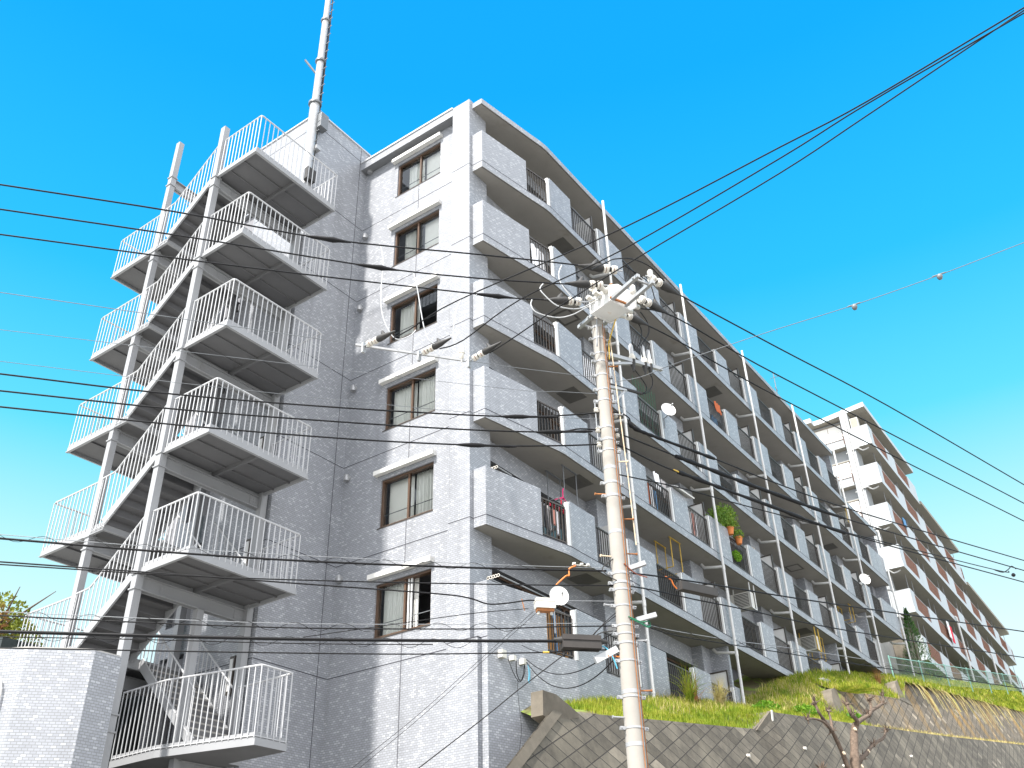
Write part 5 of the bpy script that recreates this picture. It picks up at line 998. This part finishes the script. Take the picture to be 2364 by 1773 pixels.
# ------------------------------------------------------------------ air conditioners hung from the balcony ceilings
def aircon(x, z, label, br='white_metal', y=-.45):
    t = thing('air_conditioner', rot(x, y, z), label, 'air conditioner', 'air conditioners hung from balcony ceilings', rz=RZ)
    MB().box(-.15, .15, -.30, .40, 0, .56).build('case', 'ac_white', t); b = MB()
    for i in range(9): b.box(-.165, -.151, -.22, .28, .05 + i * .052, .07 + i * .052)
    b.build('grille', 'ac_white', t); MB().box(-.153, -.1505, -.23, .29, .04, .52).build('grille_back', 'dark_room', t)
    b = MB()
    for yy in (-.33, .43): b.box(-.2, -.17, yy - .015, yy + .015, -.05, .86).box(.19, .22, yy - .015, yy + .015, -.05, .86)
    for yy in (-.33, .43): b.box(-.2, .22, yy - .015, yy + .015, -.05, -.02)
    b.build('hanging_frame', br, t)
aircon(14.75, 4.48, 'air conditioner hanging in the second bay of the second balcony row'); aircon(20.9, 4.48, 'air conditioner on yellow brackets further along the second balcony row', 'yellow_paint'); aircon(29.6, 12.88, 'air conditioner with yellow frame under the far end of the fifth balcony row', 'yellow_paint')

# ------------------------------------------------------------------ laundry and things on the balconies
def cloth(name, x, z, w_, h, mat, label, cat='laundry', y=-.66, group='washing hung on the balconies'):
    b = MB(); n = 10
    for j in range(5):
        for i in range(n + 1): t = i / n; b.v.append((x + w_ * t, y + .02 * math.sin(i * 1.9 + j * .6 + x), z - h * j / 4 + .015 * math.sin(i * 1.3)))
    for j in range(4):
        for i in range(n): q = j * (n + 1) + i; b.face([q, q + 1, q + n + 2, q + n + 1])
    b.v = [tuple(rot(*p)) for p in b.v]; m2 = [(p[0], p[1] + .012, p[2]) for p in b.v]; k = len(b.v); b.v += m2; b.f += [[i + k for i in f][::-1] for f in list(b.f)]; b.m += list(b.m)
    o = b.build(name, mat, smooth=True); tag(o, label, cat, group)
cloth('hung_cloth', 7.75, 6.55, .24, .9, 'cloth_orange', 'orange cloth behind the railing of the third row beside the first downpipe')
cloth('hung_towel', 8.03, 6.5, .22, .85, 'cloth_white', 'white towel hanging just right of the orange cloth'); cloth('hung_towel', 8.30, 6.45, .12, .7, 'cloth_blue', 'narrow blue cloth right of the white towel behind the same railing')
cloth('hung_shirt', 8.42, 7.15, .35, .55, 'cloth_white', 'white shirt hanging above the railing right of the orange cloth'); cloth('hung_shirt', 8.88, 7.05, .3, .6, 'cloth_grey', 'grey shirt hanging above the railing next to the white shirt')
for i in range(4): cloth('striped_curtain', 10.35 + i * .22, 6.62, .17, .95, 'cloth_pink' if i % 2 == 0 else 'cloth_white', ['leftmost pink strip of cloth behind the railing left of the potted plants', 'left white strip of cloth behind the railing left of the potted plants', 'right pink strip of cloth behind the railing left of the potted plants', 'rightmost white strip of cloth behind the railing left of the potted plants'][i])
for i, (x, m, lb) in enumerate([(2.02, 'cloth_grey', 'grey stocking at the left end of the first railing of the second row'), (2.2, 'cloth_dark', 'dark sock hanging between the grey stockings of the second row'), (2.34, 'cloth_grey', 'second grey stocking from the left in the second row railing'), (2.56, 'cloth_pink', 'pink patterned cloth in the second row railing under the red hanger'), (2.72, 'cloth_white', 'pale sock right of the pink patterned cloth')]): cloth('hung_sock', x, 3.75, .12, .62 if m != 'cloth_pink' else .4, m, lb, y=-.60)
t = thing('peg_hanger', rot(3.1, -.6, 4.05), 'bright red peg hanger above the first railing of the second balcony row', 'clothes hanger')
MB().tube([(-.45, -.12, 0), (.55, -.12, 0), (.55, .16, 0), (-.45, .16, 0), (-.45, -.12, 0)], .010, 5).build('frame', 'steelw', t); b = MB().tube([(-.4, 0, 0), (0, 0, .22), (.45, 0, 0)], .012, 5).tube([(0, 0, .2), (0, 0, .42), (.05, 0, .48)], .014, 5)
b.tube([(-.3, -.1, 0), (0, 0, .22), (.3, .14, 0)], .012, 5); b.build('arms', 'cloth_magenta', t); b = MB()
for i in range(10): b.box(-.4 + i * .1, -.37 + i * .1, -.13 if i % 2 else .14, -.11 if i % 2 else .16, -.12, 0)
b.build('pegs', 'cloth_red', t)
cloth('hung_curtain', 2.02, 1.0, .84, .92, 'cloth_brown', 'brown striped curtain behind the first railing of the lowest row', y=-.62)
for x, m, lb in ((2.3, 'cloth_blue', 'narrow blue strip over the brown curtain'), (2.6, 'cloth_dark', 'dark strip over the brown curtain')): cloth('hung_strip', x, .98, .08, .9, m, lb, y=-.655)
for x, z, m, lb in ((2.05, 12.0, 'cloth_white', 'white sheet behind the first railing of the fifth row'), (4.35, 9.4, 'cloth_white', 'pale sheet behind the second railing of the fourth row'), (13.85, 12.25, 'cloth_orange', 'rust red cloth over the railing high on the fifth row'), (13.9, 11.75, 'cloth_blue', 'pale blue cloth below the rust red one')): cloth('hung_sheet', x, z, .7 if m == 'cloth_white' else .5, .9 if m == 'cloth_white' else .4, m, lb, y=-.68 if z != 12.25 else -.9)
cloth('hung_sheet', 4.75, 9.38, .7, .9, 'cloth_white', 'second pale sheet further right behind the same fourth row railing', y=-.64)
cloth('hung_sheet', 7.56, 8.0 + .45, .55, .0001 + .05, 'cloth_dark', 'dark rag over the rail below the satellite dish') if 0 else None
tag(MB().obox(rot(9.85, -.86, 6.93), (.62, .0, .02), (0, .14, .06), (0, -.01, .02)).build('white_board', 'white_metal'), 'tilted white board resting on the parapet right of the orange cloth', 'board')
b = MB()
for i in range(9): x = 7.6 + i * .18; b.tube([(x, -.64, 8.45), (x + .02, -.64, 10.3)], .004, 4)
for j in range(12): b.tube([(7.6, -.64, 8.5 + j * .15), (9.05, -.64, 8.5 + j * .15)], .004, 4)
tag(b.build('green_net', 'green_net'), 'dark green bird net behind the railing beside the fourth row satellite dish', 'net')
def stick(a, c, r, mat, nm, lb, cat): tag(MB().tube([rot(*a), rot(*c)], r, 6).build(nm, mat), lb, cat)
for k in range(2):
    t = thing('clothes_pole_set', rot(2.2, -.5, (1.42, 4.15)[k] if k == 0 else 4.10), ('pair of long steel clothes poles in the lowest balcony', 'short steel clothes poles showing above the second row parapet')[k], 'clothes pole')
    for y in (0, .3): MB().tube([(-1.75, y, -.02), (1.5 if k == 0 else -1.2, y, -.02)], .016, 6).build('pole', 'steelw', t)
    for i in range(5): b = MB(); b.lathe([(-.005, .04), (.005, .04), (.006, .028), (-.006, .028), (-.005, .04)], (-1.78, .02 + i * .07, -.02), (1, 0, 0), 10); b.build('ring', 'porcelain', t)
for x, z, lb in ((10.7, 9.2, 'bent steel clothes pole bracket behind the fourth row railing right of the dish'), (10.5, 6.3, 'bent steel clothes pole bracket above the striped strips in the third row'), (16.2, 6.4, 'bent steel clothes pole bracket right of the potted plants')):
    b = MB().tube([rot(x, -.6, z - .3), rot(x, -.6, z + .75), rot(x + .02, -.5, z + .85), rot(x + .05, -.15, z + .88)], .014, 6); tag(b.build('pole_bracket', 'cut_wood'), lb, 'bracket')
# potted plants in the third row, second bay
for i, (x, y, z, r, lb) in enumerate([(13.35, -.90, 6.78, .13, 'left terracotta pot hanging outside the railing of the third row'), (13.95, -.92, 6.62, .13, 'right terracotta pot hanging outside the railing of the third row')]):
    t = thing('plant_pot', rot(x, y, z), lb, 'pot', 'terracotta pots on the railing'); MB().lathe([(-.13, r * .7), (.08, r), (.08, r * 1.08), (.13, r * 1.08)], (0, 0, 0), (0, 0, 1), 14).build('pot', 'terracotta', t, smooth=True)
    leafball((0, 0, .22), .2, 160, .05, '').build('foliage', 'balcony_leaf', t)
t = thing('balcony_plant', rot(13.4, -.70, 6.95), 'large airy green plant growing above the railing and parapet of the third row', 'plant'); b = MB()
for c, r, n in [((-.75, -.1, .15), .38, 420), ((-.3, -.1, .35), .45, 650), ((.3, 0, .45), .42, 520), ((.75, .1, .35), .35, 260)]: leafball(c, r, n, .045, '', b, shell=.15)
b.build('foliage', 'balcony_leaf', t); b = MB()
for i in range(9): x = -.8 + i * .2; b.tube([(x * .4, 0, -.6), (x * .8, 0, -.1), (x, 0, .4)], .008, 4)
b.build('stems', 'bark', t)
b = leafball(rot(13.75, -.84, 6.02), .22, 380, .05, '', squash=(1.3, .5, .8)); tag(b.build('balcony_plant', 'broad_leaf'), 'round yellow green plant poking through the railing below the pots', 'plant')
stick((12.9, -.6, 7.0), (16.6, -.6, 6.85), .014, 'steelw', 'clothes_pole', 'long steel clothes pole running right from the potted plants', 'clothes pole')
for x, z, m, lb in ((50.2, 13.4, 'cloth_white', 'white cloth hanging outside a brown panel of the white building'), (50.75, 13.2, 'cloth_red', 'red cloth hanging beside the white one outside the brown panel')):
    b = MB().box(x, x + .5, .16, .19, z - 1.1, z); tag(b.build('hung_cloth', m), lb, 'laundry')
b = MB().box(45.3, 45.9, .12, .16, 18.4, 18.95); tag(b.build('hung_cloth', 'cloth_blue'), 'blue cloth over the rail near the corner of the white building', 'laundry')
# meter boxes and loose wires on the tiled base
for i, (x, z, w_, h, lb) in enumerate([(.5, -.33, .15, .16, 'left small white box on the tiled wall below the lowest balcony'), (.80, -.36, .10, .10, 'middle small white box on the tiled wall between the two others'), (1.10, -.38, .10, .12, 'right small white box on the tiled wall where the service cables arrive')]):
    y = FR(x) - .04; t = thing('wall_box', (x, y, z), lb, 'box', 'white boxes on the tiled wall'); MB().box(-w_ / 2, w_ / 2, -.06, .05, -h / 2, h / 2).build('case', 'ac_white', t); MB().box(-w_ / 2 - .005, w_ / 2 + .005, -.068, -.061, -h / 2 - .004, h / 2 + .004).build('lid', 'porcelain', t)
b = MB().tube(smoothpath([(.6, -.55, -.42), (.75, -.58, -.7), (.92, -.6, -.85), (1.05, -.6, -.7), (1.12, -.6, -.45)], 5), .008, 5).tube(smoothpath([(.85, -.58, -.42), (.84, -.6, -.7), (.98, -.6, -.82), (1.1, -.62, -.6), (1.12, -.6, -.42)], 5), .010, 5).tube(smoothpath([(.86, -.62, -.78), (.82, -.62, -1.0), (.86, -.62, -1.4), (.88, -.64, -1.9), (.72, -.6, -2.6)], 5), .005, 4)
tag(b.build('loose_wires', 'cable', smooth=True), 'tangle of black wires hanging below the small white wall boxes', 'wire'); tag(MB().tube(smoothpath([(1.16, -.66, -.42), (1.2, -.66, -.62), (1.17, -.66, -.8), (1.22, -.66, -.78), (1.24, -.66, -.5)], 4), .009, 5).build('blue_wire', 'blue_wire', smooth=True), 'short blue wire loop hanging from the right white wall box', 'wire')
stick((1.02, -.66, 0.98), (1.06, -.70, .72), .012, 'rust', 'rusty_stub', 'short rusty stub sticking out of the lowest parapet under the clothes poles', 'stub')
